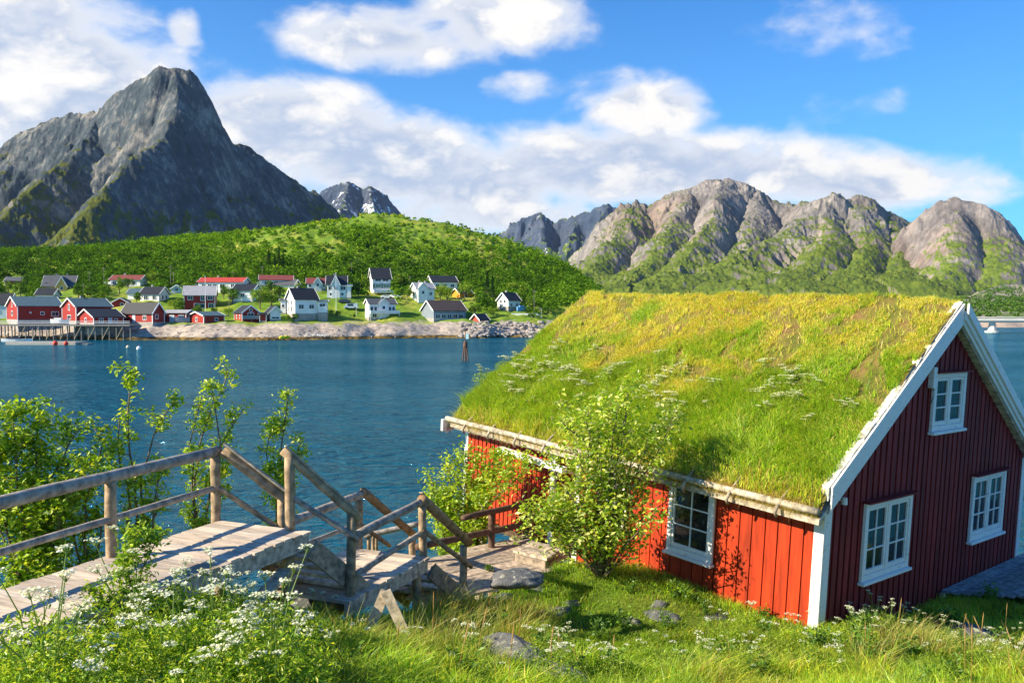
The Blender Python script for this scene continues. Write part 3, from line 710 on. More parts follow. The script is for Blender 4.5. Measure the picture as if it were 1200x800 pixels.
# birch-bark edge on top of the bargeboard
m = MB(); k = 26
for j in range(k):
    xa = -.2+(W/2+.2)*j/k; xb = -.2+(W/2+.2)*(j+1)/k+.004; h = .375+random.uniform(0, .03); c = wc((.72, .66, .55), .2)
    m.hexa([rp(xa, oy0+.04, .2), rp(xb, oy0+.04, .2), rp(xb, oy0+.14, .2), rp(xa, oy0+.14, .2), rp(xa, oy0+.04, h), rp(xb, oy0+.04, h+random.uniform(-.01,.02)), rp(xb, oy0+.15, h+.01), rp(xa, oy0+.15, h+.02)], c)
m.build('bark_edge', WOOD, cabin)
# eave: gutter board, turf log and wooden hooks
gw = (.46, .40, .31)
m = MB(); m.beam((ex-.02, -.16, H-.22), (ex-.02, L+.15, H-.19), .04, .085, gw); m.build('fascia', WOOD, cabin)
m = MB(); m.log((ex-.06, -.15, H-.07), (ex-.06, L+.22, H-.07), .055, gw, 24, 10); m.build('turf_log', WOOD, cabin, True)
m = MB(); m.box(ex, -.03, -.02, L+.02, H-.27, H-.24, (.4, .33, .25)); m.build('eave_soffit', WOOD, cabin)
y = .45
while y < L+.3:
    m = MB(); m.tube([(ex+.15, y, H+.12), (ex-.10, y+.01, H-.08), (ex-.17, y+.02, H-.2), (ex-.12, y+.02, H-.28)], [.02, .028, .03, .018], 6, (.36, .3, .22)); m.build('roof_hook', WOOD, cabin, True)
    y += .85
m = MB(); m.beam((ex-.13, yb+1.2, H-.40), (ex-.13, ya-.15, H-.46), .13, .10, (.68, .66, .6)); m.build('gutter_board', WHITE, cabin)
m = MB(); m.beam((-.02, ya-.05, H-.62), (ex-.12, ya-.05, H-.48), .05, .05, (.7, .68, .6)); m.build('gutter_bracket', WHITE, cabin)
m = MB(); m.box(ex-.20, ex+.1, L+.17, L+.25, H-.34, H-.08, (.8, .78, .74)); bevel(m.build('bargeboard_foot', WHITE, cabin), .01)
# turf body
def turf_off(x, y):
    e = np.minimum(1, np.minimum(x-ex, W-ex-x)/.25); e = np.clip(e, 0, 1)
    d = np.abs(x-W/2); rid = -slope*np.sqrt(d*d+.09)+slope*d              # rounds the ridge off
    s_ = np.clip((W/2-d-ex)/(W/2-ex), 0, 1)
    rid = rid*.5+s_**2*np.interp(y, [0, L], [.34, -.08])
    return .13+.20*e+(fbm(x*1.4, y*1.4, 4, 91)-.5)*.22+(fbm(x*5, y*5, 3, 92)-.5)*.06+rid*.5
def turf_z(x, y): return H+slope*(W/2-np.abs(x-W/2))+turf_off(x, y)
xs = np.concatenate([[ex-.01], np.linspace(ex, W-ex, 150), [W-ex+.01]]); ys_ = np.linspace(oy0+.06, oy1-.04, 190)
X, Y = np.meshgrid(xs, ys_); Z = turf_z(np.clip(X, ex, W-ex), Y)
Z[:, 0] = roofz(ex)+.02; Z[:, -1] = roofz(ex)+.02
V = np.stack([X, Y, Z], -1).reshape(-1, 3); n = len(xs); i = (np.arange(n-1)[None, :]+np.arange(len(ys_)-1)[:, None]*n).ravel()
turf = np_mesh('turf', V, [np.stack([i, i+1, i+n+1, i+n], -1)], SOIL, None, cabin, True)
# grass on the roof
def roof_grass(n, x0, x1, dens_seed):
    x = rng.uniform(x0, x1, n); y = rng.uniform(oy0+.1, oy1-.06, n)
    s = (W/2-np.abs(x-W/2)-ex)/(W/2-ex)                 # 0 at the eave, 1 at the ridge
    pat = fbm(x*1.3, y*.8, 4, 101); pat2 = fbm(x*3.2, y*3.2, 3, 103)
    dry = np.clip((s-.47+(pat-.5)*1.2)*3.2, 0, 1)
    edge = np.clip((.07-s)/.05, 0, 1)
    bare = ((pat2 > .565) & (s > .42) & (rng.random(n) < .93)) | ((edge > 0) & (rng.random(n) < .5))
    k = ~bare; x, y, s, dry, pat2, edge = x[k], y[k], s[k], dry[k], pat2[k], edge[k]; n = len(x)
    lush = np.clip((.42-np.abs(s-.27))*3, 0, 1)*np.clip((fbm(x*.9, y*.9, 3, 105)-.35)*4, 0, 1)
    h = (.09+.09*rng.random(n)+.17*lush*rng.random(n)+.10*np.clip((.16-s)/.16, 0, 1))*(1-.25*dry)*(.35+1.4*pat2)
    w = rng.uniform(.007, .014, n)
    wind = fbm(x*.7, y*.7, 3, 107)*6.28*1.5
    lean = np.stack([np.cos(wind)*.3-.2, np.sin(wind)*.3, np.zeros(n)], -1)+rng.normal(size=(n, 3))*.45; lean[:, 2] = -.1
    g = np.array([[.17, .33, .015], [.25, .44, .02], [.36, .52, .03], [.10, .20, .015]])[rng.choice(4, n, p=[.3, .35, .2, .15])]
    d = np.array([[.58, .55, .07], [.62, .48, .14], [.64, .55, .24], [.42, .50, .035], [.42, .25, .12]])[rng.choice(5, n, p=[.32, .2, .13, .27, .08])]
    m_ = (rng.random(n) < (dry*.82+.10+edge*.5))[:, None]
    c = np.where(m_, d, g)*rng.uniform(.8, 1.2, (n, 1))
    B = np.stack([x, y, turf_z(x, y)-.02], -1)
    return blades(B, h, w, lean, c, (.58, .58, .10))
V, Fc, C = roof_grass(230000, ex+.01, W/2+.5, 0)
o = np_mesh('turf_grass', V, Fc, GRASS, C, cabin); o['kind'] = 'stuff'
V, Fc, C = roof_grass(22000, W/2+.5, W-ex-.02, 0)
o = np_mesh('turf_grass', V, Fc, GRASS, C, cabin); o['kind'] = 'stuff'
# ragged dry fringe hanging over the eave log
n = 16000; y = rng.uniform(oy0+.1, oy1-.05, n); x = rng.uniform(ex-.02, ex+.12, n)
B = np.stack([x, y, turf_z(np.full(n, ex+.02), y)-.02+rng.uniform(-.08, .05, n)], -1)
lean = np.stack([-np.ones(n)*.7, rng.normal(size=n)*.5, rng.uniform(-1.4, -.4, n)], -1)
V, Fc, C = blades(B, rng.uniform(.08, .30, n)*(.5+fbm(y*2.2, y*0, 3, 111)), rng.uniform(.005, .01, n), lean, mixcol(n, [(.48, .36, .13), (.34, .36, .05), (.55, .46, .22), (.28, .17, .07)]))
o = np_mesh('turf_fringe', V, Fc, GRASS, C, cabin); o['kind'] = 'stuff'

# ================================================================== BOARDWALK, STAIRS
grey = (.56, .47, .38); logc = (.38, .27, .165); logw = (.33, .29, .25)
walk = thing('boardwalk', 'weathered grey timber boardwalk with log railings stepping down in two flights', 'boardwalk')
u = Vector((.39, .92, 0)).normalized(); v = Vector((.92, -.39, 0)).normalized()
def xy(p, z): return Vector((p[0], p[1], z))
def deck(parent, name, origin, u_, v_, length, width, z, pw=.145, gap=.014, base=grey, along='v', legs=(), beam=True):
    """origin = far-left corner; planks run across"""
    m = MB(); s = 0
    while s < length-.02:
        w = min(pw*random.uniform(.93, 1.06), length-s)
        a = origin-u_*s; e0, e1 = random.uniform(-.015, .015), random.uniform(-.02, .02); dz = random.uniform(-.004, .004)
        p = [a+v_*e0, a+v_*(width+e1), a-u_*w+v_*(width+e1), a-u_*w+v_*e0]
        m.hexa([xy(q, z-.04+dz) for q in p[::-1]]+[xy(q, z+dz) for q in p[::-1]], wc(base, .28)); s += w+gap*random.uniform(.8, 2.2)
    d = m.build(name, PLANK, parent)
    if beam:
        m = MB()
        for off in (.05, width-.05):
            m.beam(xy(origin+v_*off, z-.13), xy(origin-u_*length+v_*off, z-.13), .05, .17, wc(base, .15))
        m.beam(xy(origin-u_*.03+v_*.09, z-.13), xy(origin-u_*.03+v_*(width-.09), z-.13), .05, .17, wc((.12, .10, .08), .1)); m.build('joist', WOOD, d)
    for (s, t) in legs:
        q = origin-u_*s+v_*t; m = MB(); m.log(xy(q, gzf(q.x, q.y)-.3), xy(q, z-.05), .07, wc(logc)); m.build('support_post', WOOD, d, True)
    return d
EL = Vector((-3.80, 11.12, 0))
deck(walk, 'upper_deck', EL, u, v, 8.5, 1.42, 5.3, .155, legs=((.18, .15), (.18, 1.22), (2.2, 1.25)))
C2 = PZ(412, 703, 4.4); B2 = PZ(503, 652.5, 4.4); C2.z = B2.z = 0
u2 = (B2-C2).normalized(); v2 = Vector((u2.y, -u2.x, 0))
D2 = B2-v2*1.38
deck(walk, 'landing', D2, u2, v2, (B2-C2).length+.05, 1.38, 4.4, .15, legs=((.15, .1), (.15, 1.25), (1.85, .15)))
def rail(parent, a, b, r=.062, c=logw, name='handrail', ext=.06):
    m = MB(); d = (Vector(b)-Vector(a)).normalized()*ext; m.log(Vector(a)-d, Vector(b)+d, r, wc(c, .1), 8, 10)
    return m.build(name, WOOD, parent, True)
def post(parent, base, top, r=.06, c=logc, name='post'):
    m = MB(); m.log(base, top, r, wc(c, .12), 5, 10); return m.build(name, WOOD, parent, True)
def slat(parent, a, b, w=.10, h=.025, lift=.08):
    m = MB(); a = Vector(a)+Vector((0, 0, lift)); b = Vector(b)+Vector((0, 0, lift)); m.beam(a, b, w, h, wc((.46, .38, .27), .1), ext=.05); return m.build('rail_cap', WOOD, parent)
# upper deck railing (left side)
Pa = PZ(253, 609, 5.3); P0 = PZ(131, 652, 5.3)
dirL = (Pa-P0).normalized(); Pz = P0-dirL*2.7; Py = Pz-dirL*2.6
for p in (Pa, P0, Pz, Py): post(walk, xy(p, 5.15), xy(p, 6.14), .062)
rail(walk, xy(Py, 6.19), xy(Pa, 6.19), .068); rail(walk, xy(Py, 5.72), xy(Pa, 5.72), .04)
# P1 and flight 1
P1 = PZ(340, 621, 5.3); post(walk, xy(P1, 5.15), xy(P1, 6.22), .062)
P2b = P(411, 700, 10.85); P2 = xy(P2b, 0)
post(walk, xy(P2, 4.15), P(412, 600, 10.85), .062)
P1t = P(338, 533, P1.y); P2t = P(415, 602, 10.85)
rail(walk, P1t, P2t, .06, logc, ext=.09); slat(walk, P1t, P2t)
rail(walk, P(342, 582, P1.y), P(415, 629, 10.8), .035, logw)
Pb = Vector((-3.0, 11.25, 0)); post(walk, xy(Pb, 4.3), P(330, 583, 11.25), .06)
rail(walk, P(264, 531, Pa.y), P(334, 585, 11.25), .062, logc, ext=.05); slat(walk, P(266, 529, Pa.y), P(336, 583, 11.25))
rail(walk, P(260, 574, Pa.y), P(330, 621, 11.25), .035, logc)
# landing railings
A2p = P(420.5, 641.5, 13.1); post(walk, xy(A2p, 4.25), P(420.5, 586, 13.1), .06)
rail(walk, P(338, 612, 11.3), P(424, 579, 13.1), .058, logw); rail(walk, P(350, 640, 11.4), P(416, 615, 13.1), .032, logw)
P3 = xy(PZ(496, 650, 4.4), 0); post(walk, xy(P3, 4.2), P(495, 592, P3.y), .062)
rail(walk, P(419, 626, 10.95), P(494, 588, P3.y), .058, logw); rail(walk, P(419, 671, 10.95), P(494, 624, P3.y), .042, logw)
# flight 2 railings
P4 = P(543, 692, 13.75); post(walk, xy(P4, 3.35), P(543, 639, 13.75), .062)
rail(walk, P(496, 586, P3.y), P(548, 634, 13.75), .072, (.30, .19, .10)); slat(walk, P(495, 585, P3.y), P(546, 633, 13.75), .06, .02)
rail(walk, P(497, 622, P3.y), P(550, 662, 13.7), .038, logc)
rail(walk, P(427, 577, 13.1), P(482, 624, 14.9), .068, (.30, .19, .10)); rail(walk, P(423, 615, 13.1), P(455, 638, 14.2), .035, (.26, .17, .1))
post(walk, P(483, 668, 15.0), P(483, 626, 15.0), .06)
# flights: stringers and treads
def flight(top, bot, width, n, vv, name='stair_flight'):
    """top, bot: 3D ends of the right-hand stringer"""
    top = Vector(top); bot = Vector(bot)
    f = MB()
    for k in (0, 1):
        o_ = -vv*width*k
        f.beam(top+o_, bot+o_, .05, .24, wc((.34, .27, .2), .12))
    st = f.build(name, WOOD, walk)
    m = MB()
    for k in range(n):
        p = top.lerp(bot, (k+.65)/n)-vv*.03+Vector((0, 0, .05)); q = p-vv*(width-.06); dd = (bot-top); dd.z = 0; dd.normalize()
        m.beam(p, q, .24, .04, wc(grey, .15))
    m.build('treads', WOOD, st)
flight(P(366, 643, 10.45), P(428, 694, 11.15), 1.15, 5, v)
s2a = P(505, 668, 12.75); s2b = P(560, 716, 13.75)
flight(s2a, s2b, 1.25, 5, v2)
# the old plank trestle lying under the landing
tr = thing('plank_trestle', 'pale plank nailed into an upturned V beside the landing', 'trestle')
m = MB(); m.beam(P(428, 730, 10.1)-Vector((0, 0, .2)), P(452, 692, 10.1), .12, .04, (.55, .46, .34), up=(0, -1, .3)); m.build('plank', WOOD, tr)
m = MB(); m.beam(P(452, 692, 10.04), P(478, 730, 9.95)-Vector((0, 0, .2)), .12, .04, (.5, .42, .30), up=(0, -1, .3)); m.build('plank', WOOD, tr)
bd = MB(); bd.beam(P(335, 668, 10.1), P(300, 705, 9.4), .16, .05, (.5, .42, .3)); o = bd.build('loose_board', WOOD); tagit(o, 'loose weathered board lying in the grass under the upper deck edge', 'board')
# lower deck by the water
def poly_planks(parent, name, poly, d, z, pw=.14, gap=.01, base=grey, th=.04):
    d = Vector((d[0], d[1])).normalized(); nrm = Vector((-d.y, d.x)); pts = [Vector((p[0], p[1])) for p in poly]
    lo = min(p.dot(nrm) for p in pts); hi = max(p.dot(nrm) for p in pts); m = MB(); s = lo
    while s < hi-.02:
        w = pw*random.uniform(.92, 1.07); c_ = s+w/2; xsn = []
        for a, b in zip(pts, pts[1:]+pts[:1]):
            da, db = a.dot(nrm)-c_, b.dot(nrm)-c_
            if da*db < 0: xsn.append((a.lerp(b, da/(da-db))).dot(d))
        if len(xsn) >= 2:
            t0, t1 = min(xsn)-random.uniform(0, .06), max(xsn)+random.uniform(0, .06); dz = random.uniform(-.005, .005)
            q = [d*t0+nrm*s, d*t1+nrm*s, d*t1+nrm*(s+w), d*t0+nrm*(s+w)]
            m.hexa([xy(p, z-th+dz) for p in q]+[xy(p, z+dz) for p in q], wc(base, .2))
        s += w+gap
    return m.build(name, WOOD, parent)
ld = thing('lower_deck', 'sunlit timber deck at the foot of the stairs beside the cabin porch', 'deck')
pl = [PZ(x, y, 3.6) for x, y in ((470, 672), (500, 655), (560, 640), (616, 630), (662, 652), (640, 672), (552, 698), (505, 712))]
poly_planks(ld, 'planks', pl, (PZ(617, 632, 3.6)-PZ(500, 655, 3.6)), 3.6, .15, .012, (.40, .32, .25))
for x, y in ((576, 641), (619, 628), (500, 657), (640, 668)):
    q = PZ(x, y, 3.6); post(ld, xy(q, gzf(q.x, q.y)-1.0), xy(q, 3.55), .07, logc, 'support_post')
log_shade = (.13, .075, .05)  # rail wood painted dark brown to carry the shade on this railing
for x, yb_, yt in ((576, 641, 600), (619, 628, 587)):
    q = PZ(x, yb_, 3.6); post(ld, xy(q, 3.5), P(x, yt, q.y), .075 if x > 600 else .065, log_shade)
qa = PZ(576, 641, 3.6); qb = PZ(619, 628, 3.6)
rail(ld, P(545, 606, qa.y-.6), P(619, 590, qb.y), .055, log_shade); rail(ld, P(492, 640, qa.y-1.3), P(619, 613, qb.y), .06, log_shade)
rail(ld, P(430, 627, 15.6), P(488, 614, 15.8), .05, logw)
for x in (432, 437, 441): post(ld, P(x, 655, 15.6), P(x, 626, 15.6), .03, logc)
stp = thing('porch_steps', 'low plank step lying between the lower deck and the cabin door', 'step')
q0, q1, q2, q3 = PZ(604, 655, 3.62), PZ(640, 664, 3.62), PZ(658, 652, 3.62), PZ(622, 643, 3.62)
poly_planks(stp, 'tread', [q0, q1, q2, q3], q1-q0, 3.78, .17, .015, (.42, .35, .27), .05)
m = MB(); m.beam(xy(q0, 3.66), xy(q1, 3.66), .05, .12, (.30, .24, .18)); m.build('riser', WOOD, stp)
m = MB(); m.beam(xy(q0, 3.66)-Vector((.05, 0, 0)), xy(q3, 3.66), .05, .12, (.30, .24, .18)); m.build('riser', WOOD, stp)
sdk = thing('side_deck', 'shaded grey plank terrace along the foot of the cabin gable', 'terrace')
zc = (MW@Vector((W, 0, 0))).z
g0 = MW@Vector((3.9, -.08, 0)); g1 = MW@Vector((W+4, -.08, 0)); g2 = MW@Vector((W+4, -3.1, 0)); g3 = MW@Vector((5.2, -1.7, 0))
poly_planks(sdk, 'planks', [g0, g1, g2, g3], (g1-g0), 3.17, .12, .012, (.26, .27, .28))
for a in (g0, g3, g2): post(sdk, xy(a, gzf(a.x, a.y)-.5), xy(a, 3.13), .06, logc, 'support_post')

# ------------------------------------------------------------------ boulders
def boulder(c, r, label, seed, sq=(1, 1, .6), rz=0, n=26):
    th = np.linspace(0, np.pi, n); ph = np.linspace(0, 2*np.pi, 2*n, endpoint=False); T, Ph = np.meshgrid(th, ph, indexing='ij')
    D = np.stack([np.sin(T)*np.cos(Ph), np.sin(T)*np.sin(Ph), np.cos(T)], -1)
    k = 1+(fbm(D[..., 0]*1.4+seed, D[..., 1]*1.4+D[..., 2]*1.1, 4, seed)-.5)*.7+(fbm(D[..., 0]*5+D[..., 2]*4, D[..., 1]*5, 3, seed+2)-.5)*.14
    V = D*k[..., None]*r; V[0] = V[0, 0]; V[-1] = V[-1, 0]; V = V*np.array(sq); m_ = 2*n
    idx = lambda a, b: a*m_+b % m_
    a, b = np.meshgrid(np.arange(n-1), np.arange(m_), indexing='ij'); a = a.ravel(); b = b.ravel()
    Fc = np.stack([a*m_+b, (a+1)*m_+b, (a+1)*m_+(b+1) % m_, a*m_+(b+1) % m_], -1)
    o = np_mesh('boulder', V.reshape(-1, 3), [Fc], ROCK, None, None, True); o.location = c; o.rotation_euler = (0, 0, rz)
    return tagit(o, label, 'boulder')
def on_ground(px, py, lo=5., hi=22.):
    for Y in np.arange(lo, hi, .05):
        p = P(px, py, float(Y))
        if p.z <= gzf(p.x, p.y): return p
    return P(px, py, 12)
for (px, py, r, lb, sq, rz) in ((608, 676, .34, 'pale flat-topped boulder at the edge of the lower deck', (1.2, .8, .38), .2), (628, 688, .26, 'narrow white boulder leaning in the grass below the lower deck', (.6, 1.2, .6), .3),
        (365, 708, .40, 'blue-grey rounded boulder under the stair flight', (1.1, .8, .65), 0), (402, 702, .28, 'small brownish boulder half under the landing', (1, .8, .6), .4),
        (775, 722, .28, 'broad grey boulder in the middle of the lawn by the window', (1.2, .7, .45), -.3), (740, 728, .14, 'small grey boulder left of the broad one in the lawn', (1, .8, .6), 0), (772, 708, .17, 'pale boulder just behind the broad lawn boulder', (1, .7, .6), .5),
        (650, 716, .3, 'low pale stone slab sunk in the sunny grass', (1.3, .5, .28), .6), (672, 708, .2, 'little stone beside the sunken slab', (1, .6, .4), .1), (1128, 742, .55, 'broad dark boulder at the edge of the shaded terrace', (1.2, .9, .4), .3),
        (1122, 762, .3, 'brown rounded stone in the grass in front of the shaded terrace', (1.1, .8, .6), .1), (592, 700, .24, 'small white stone in the grass near the last stair post', (1.2, .6, .35), .4), (838, 722, .2, 'grey stone nearly buried below the window wall', (1.2, .7, .4), .2)):
    p = on_ground(px, py); boulder((p.x, p.y, p.z-r*sq[2]*(.15 if 600 < px < 640 or px < 450 else .4)), r, lb, int(px), sq, rz)
p = P(618, 778, 9.6); o = boulder((p.x+.1, p.y, gzf(p.x, p.y)-.12), .75, 'long dark rock ridge rising from the foreground grass', 5, (1.25, .42, .5), -.95)

# ------------------------------------------------------------------ meadow grass
cab_inv = MW.inverted()
def inside_cabin(x, y, m_=.1):
    q = np.array([[cab_inv[0][0], cab_inv[0][1]], [cab_inv[1][0], cab_inv[1][1]]]); w0 = np.array([cab_inv[0][3]+cab_inv[0][2]*3.3, cab_inv[1][3]+cab_inv[1][2]*3.3])
    lx = q[0, 0]*x+q[0, 1]*y+w0[0]; ly = q[1, 0]*x+q[1, 1]*y+w0[1]
    return (lx > -m_) & (ly > -m_) & (lx < W+m_) & (ly < L+m_), lx, ly
def in_poly(x, y, poly):
    r = np.zeros(len(x), bool); n = len(poly)
    for i in range(n):
        x0, y0 = poly[i][0], poly[i][1]; x1, y1 = poly[(i+1) % n][0], poly[(i+1) % n][1]
        k = ((y0 > y) != (y1 > y)) & (x < (x1-x0)*(y-y0)/((y1-y0)+1e-12)+x0); r ^= k
    return r
def quad(o_, u_, v_, l, w): return [o_, o_+v_*w, o_-u_*l+v_*w, o_-u_*l]
decks = [quad(EL, u, v, 8.5, 1.42), quad(D2, u2, v2, 2.1, 1.38), pl, [g0, g1, g2, g3]]
def meadow(n, x0, x1, y0, y1, hs=1., ws=1., seed=0):
    x = rng.uniform(x0, x1, n); y = rng.uniform(y0, y1, n)
    # keep what lies near the view
    k = (np.abs(x) < (y+2.5)*.68+1.0)
    k &= ~inside_cabin(x, y, .02)[0]
    for d in decks: k &= ~in_poly(x, y, d)
    x, y = x[k], y[k]; z = gz(x, y); k = z > .25; x, y, z = x[k], y[k], z[k]; n = len(x)
    p = fbm(x*.8, y*.8, 4, 201); p2 = fbm(x*2.3, y*2.3, 3, 203)
    short = np.clip((.62-p)*5, 0, 1)*np.clip(1-np.abs(y-12)/4, 0, 1)*((x > -.6))
    h = (.08+.13*rng.random(n)+.22*np.clip(p2-.45, 0, 1)*2)*(1-.6*short)*hs
    w = rng.uniform(.005, .011, n)*ws
    wind = fbm(x*.5, y*.5, 3, 207)*8
    lean = np.stack([np.cos(wind)*.25+.1, np.sin(wind)*.2, np.zeros(n)], -1)+rng.normal(size=(n, 3))*.45; lean[:, 2] = -.12
    g = np.array([[.14, .29, .015], [.22, .41, .02], [.33, .50, .03], [.08, .16, .015]])[rng.choice(4, n, p=[.3, .36, .2, .14])]
    d = np.array([[.58, .58, .05], [.54, .42, .12], [.42, .52, .035], [.36, .20, .09]])[rng.choice(4, n, p=[.35, .12, .45, .08])]
    m_ = (rng.random(n) < np.clip((p-.46)*3.4, .06, .7))[:, None]
    c = np.where(m_, d, g)*rng.uniform(.7, 1.2, (n, 1))*(.62+.75*np.clip((fbm(x*1.1+7, y*1.1, 4, 209)-.25)*2, 0, 1))[:, None]
    return blades(np.stack([x, y, z-.01], -1), h, w, lean, c, (.46, .54, .07))
parts_ = [meadow(38000, -4, 9, 6.5, 10.2, 1.55, 1.2), meadow(230000, -7, 9.5, 5.5, 12), meadow(90000, -3, 10, 11.5, 17), meadow(60000, -14, -1, 8.5, 17.5, 1.3, 1.4), meadow(20000, 7, 12, 14, 19)]
def join(ps):
    V = []; Q = []; T = []; C = []; b = 0
    for (v_, f_, c_) in ps:
        V.append(v_); Q.append(f_[0]+b); T.append(f_[1]+b); C.append(c_); b += len(v_)
    return np.concatenate(V), [np.concatenate(Q), np.concatenate(T)], np.concatenate(C)
V, Fc, C = join(parts_)
o = np_mesh('meadow_grass', V, Fc, GRASS, C); tagit(o, 'bright green grass covering the slope around the boardwalk and cabin', 'grass', kind='stuff')
# tall seed grass beside the landing and along the bottom edge
def tufts(cs, n, r, h0, h1, cc_):
    ps = []
    for (x, y) in cs:
        a = rng.uniform(0, 6.28, n); q = r*np.sqrt(rng.random(n)); X_ = x+np.cos(a)*q; Y_ = y+np.sin(a)*q
        lean = np.stack([np.cos(a)*.5+.3, np.sin(a)*.3, np.full(n, -.15)], -1)+rng.normal(size=(n, 3))*.2
        ps.append(blades(np.stack([X_, Y_, gz(X_, Y_)], -1), rng.uniform(h0, h1, n), rng.uniform(.006, .01, n), lean, mixcol(n, cc_), (.6, .55, .25)))
    return join(ps)
cs = []
for (px, py, k) in ((560, 745, 7), (520, 770, 5), (470, 780, 3), (1000, 770, 3), (1080, 765, 4), (1150, 780, 5), (800, 790, 2), (340, 780, 4), (540, 720, 6), (590, 730, 4)):
    c_ = on_ground(px, min(py, 795))
    for j in range(k): cs.append((c_.x+rng.normal()*.35, c_.y+rng.normal()*.3))
V, Fc, C = tufts(cs, 90, .22, .3, .55, [(.16, .28, .03), (.28, .38, .05), (.42, .42, .10), (.38, .26, .10)])
o = np_mesh('tall_grass', V, Fc, GRASS, C); tagit(o, 'tall seeding grass standing in loose tufts in the foreground', 'grass', kind='stuff')

# ------------------------------------------------------------------ cow parsley (umbels), docks
def parsley_meshes(seed, h, heads, spread, leafy=1.):
    random.seed(seed); mb = MB(); C = []; HC = []
    stems = []
    for k in range(heads):
        a = random.uniform(0, 6.28); r = spread*random.uniform(.2, 1); hh = h*random.uniform(.7, 1.05)
        base = Vector((random.uniform(-.04, .04), random.uniform(-.04, .04), 0)); mid = Vector((math.cos(a)*r*.4, math.sin(a)*r*.4, hh*.6)); top = Vector((math.cos(a)*r, math.sin(a)*r, hh))
        mb.tube([base, mid, top], [.005, .004, .0025], 5, (.20, .30, .06), False)
        R0 = random.uniform(.042, .075)
        for j in range(12):
            b = random.uniform(0, 6.28); q = R0*math.sqrt(random.random()); p = top+Vector((math.cos(b)*q, math.sin(b)*q, .02-q*.25))
            mb.tube([top-Vector((0, 0, .03)), p], [.0015, .001], 3, (.25, .35, .08), False)
            for _ in range(5): HC.append(p+Vector((random.gauss(0, .008), random.gauss(0, .008), random.gauss(0, .004))))
    nl = int(150*leafy)
    for k in range(nl):
        a = random.uniform(0, 6.28); r = spread*1.3*math.sqrt(random.random()); C.append((math.cos(a)*r, math.sin(a)*r, h*random.uniform(.05, .72)*(1-.3*r/spread)))
    return mb, np.array(C) if nl else None, np.array(HC)
def make_parsley(name, label, group, seed, h, heads, spread, leafy, pcol, cat='wildflower'):
    mb, C, HC = parsley_meshes(seed, h, heads, spread, leafy)
    root = thing(name, label, cat, (0, 0, 0), 0, group)
    mb.build('stems', LEAF, root)
    V, Fc = leaves(HC, .017, 1.5, .9, 0); np_mesh('flower_heads', V, [Fc], PETAL, mixcol(len(HC), pcol, None, .06, 4), root)
    if C is not None: V, Fc = leaves(C, .042, .3, .34); np_mesh('leaves', V, [Fc], LEAF, mixcol(len(C), MG+YG, None, .25, 4), root)
    return root
def copy_tree(o, parent=None):
    c = o.copy(); col.objects.link(c)
    if parent is not None: c.parent = parent
    for ch in list(o.children): copy_tree(ch, c)
    return c
WHT = [(.74, .76, .58), (.80, .80, .68), (.60, .66, .36)]
protos = [make_parsley('cow_parsley', 'white-flowered cow parsley standing in the foreground meadow', 'cow parsley in the meadow', 300+i, .55+.08*i, 2+(i+1)//2, .22+.02*i, 7, WHT) for i in range(4)]
used = [False]*4
def place(protos, used, k, p, rz, sc, label=None, group=None):
    if not used[k]: o = protos[k]; used[k] = True
    else: o = copy_tree(protos[k])
    o.location = p; o.rotation_euler = (random.uniform(-.1, .1), random.uniform(-.1, .1), rz); o.scale = (sc,)*3
    if label: o['label'] = label
    if group: o['group'] = group
    return o
spots = []
random.seed(21)
for _ in range(60):                        # thick stand below the boardwalk, bottom left
    px = random.uniform(0, 330); py = random.uniform(735, 860)
    if py < 745+0*px and px < 60: py += 40
    spots.append((px, py, random.uniform(.8, 1.5)))
for (x0, x1, y0, y1, n_) in ((290, 420, 740, 800, 9), (420, 700, 755, 810, 13), (640, 700, 770, 800, 6), (1000, 1090, 735, 765, 14), (1090, 1200, 760, 800, 12), (850, 1000, 735, 800, 14), (700, 850, 770, 810, 9)):
    for _ in range(n_): spots.append((random.uniform(x0, x1), random.uniform(y0, y1), random.uniform(.5, .8)))
for (px, py, sc) in spots:
    p = on_ground(px, py, 4.0)
    if any(in_poly(np.array([p.x]), np.array([p.y]), d)[0] for d in decks): continue
    lb = 'tall white cow parsley crowded below the boardwalk in the bottom left' if px < 330 else ('white cow parsley in front of the gable wall' if px > 980 else 'sparse white cow parsley in the open foreground grass')
    place(protos, used, random.randrange(4), p, random.uniform(0, 6.28), sc, lb, 'cow parsley below the boardwalk' if px < 330 else ('cow parsley before the gable' if px > 980 else 'scattered cow parsley'))
# broad-leaved herbs and sorrel among the grass
def make_herb(seed, h):
    random.seed(seed); root = thing('leafy_herb', 'dark green leafy herb standing in the foreground grass', 'plant', (0, 0, 0), 0, 'leafy herbs in the foreground grass'); mb = MB(); C = []
    for k in range(9):
        a = random.uniform(0, 6.28); r = random.uniform(.04, .16); tp_ = Vector((math.cos(a)*r, math.sin(a)*r, h*random.uniform(.6, 1)))
        mb.tube([(0, 0, 0), tp_*.6+Vector((0, 0, .02)), tp_], [.004, .003, .002], 4, (.15, .24, .05), False)
        for j in range(13): f = .25+.75*j/12; C.append(np.array(tp_)*f+np.array([random.gauss(0, .025) for _ in range(3)]))
    C = np.array(C); V, Fc = leaves(C, .062, .4, .5); mb.build('stems', LEAF, root); np_mesh('leaves', V, [Fc], LEAF, mixcol(len(C), [(.06, .14, .015), (.09, .20, .02), (.15, .28, .025)], None, .2, 4), root); return root
hp = [make_herb(500+i, .22+.06*i) for i in range(3)]; hu = [False]*3
random.seed(77)
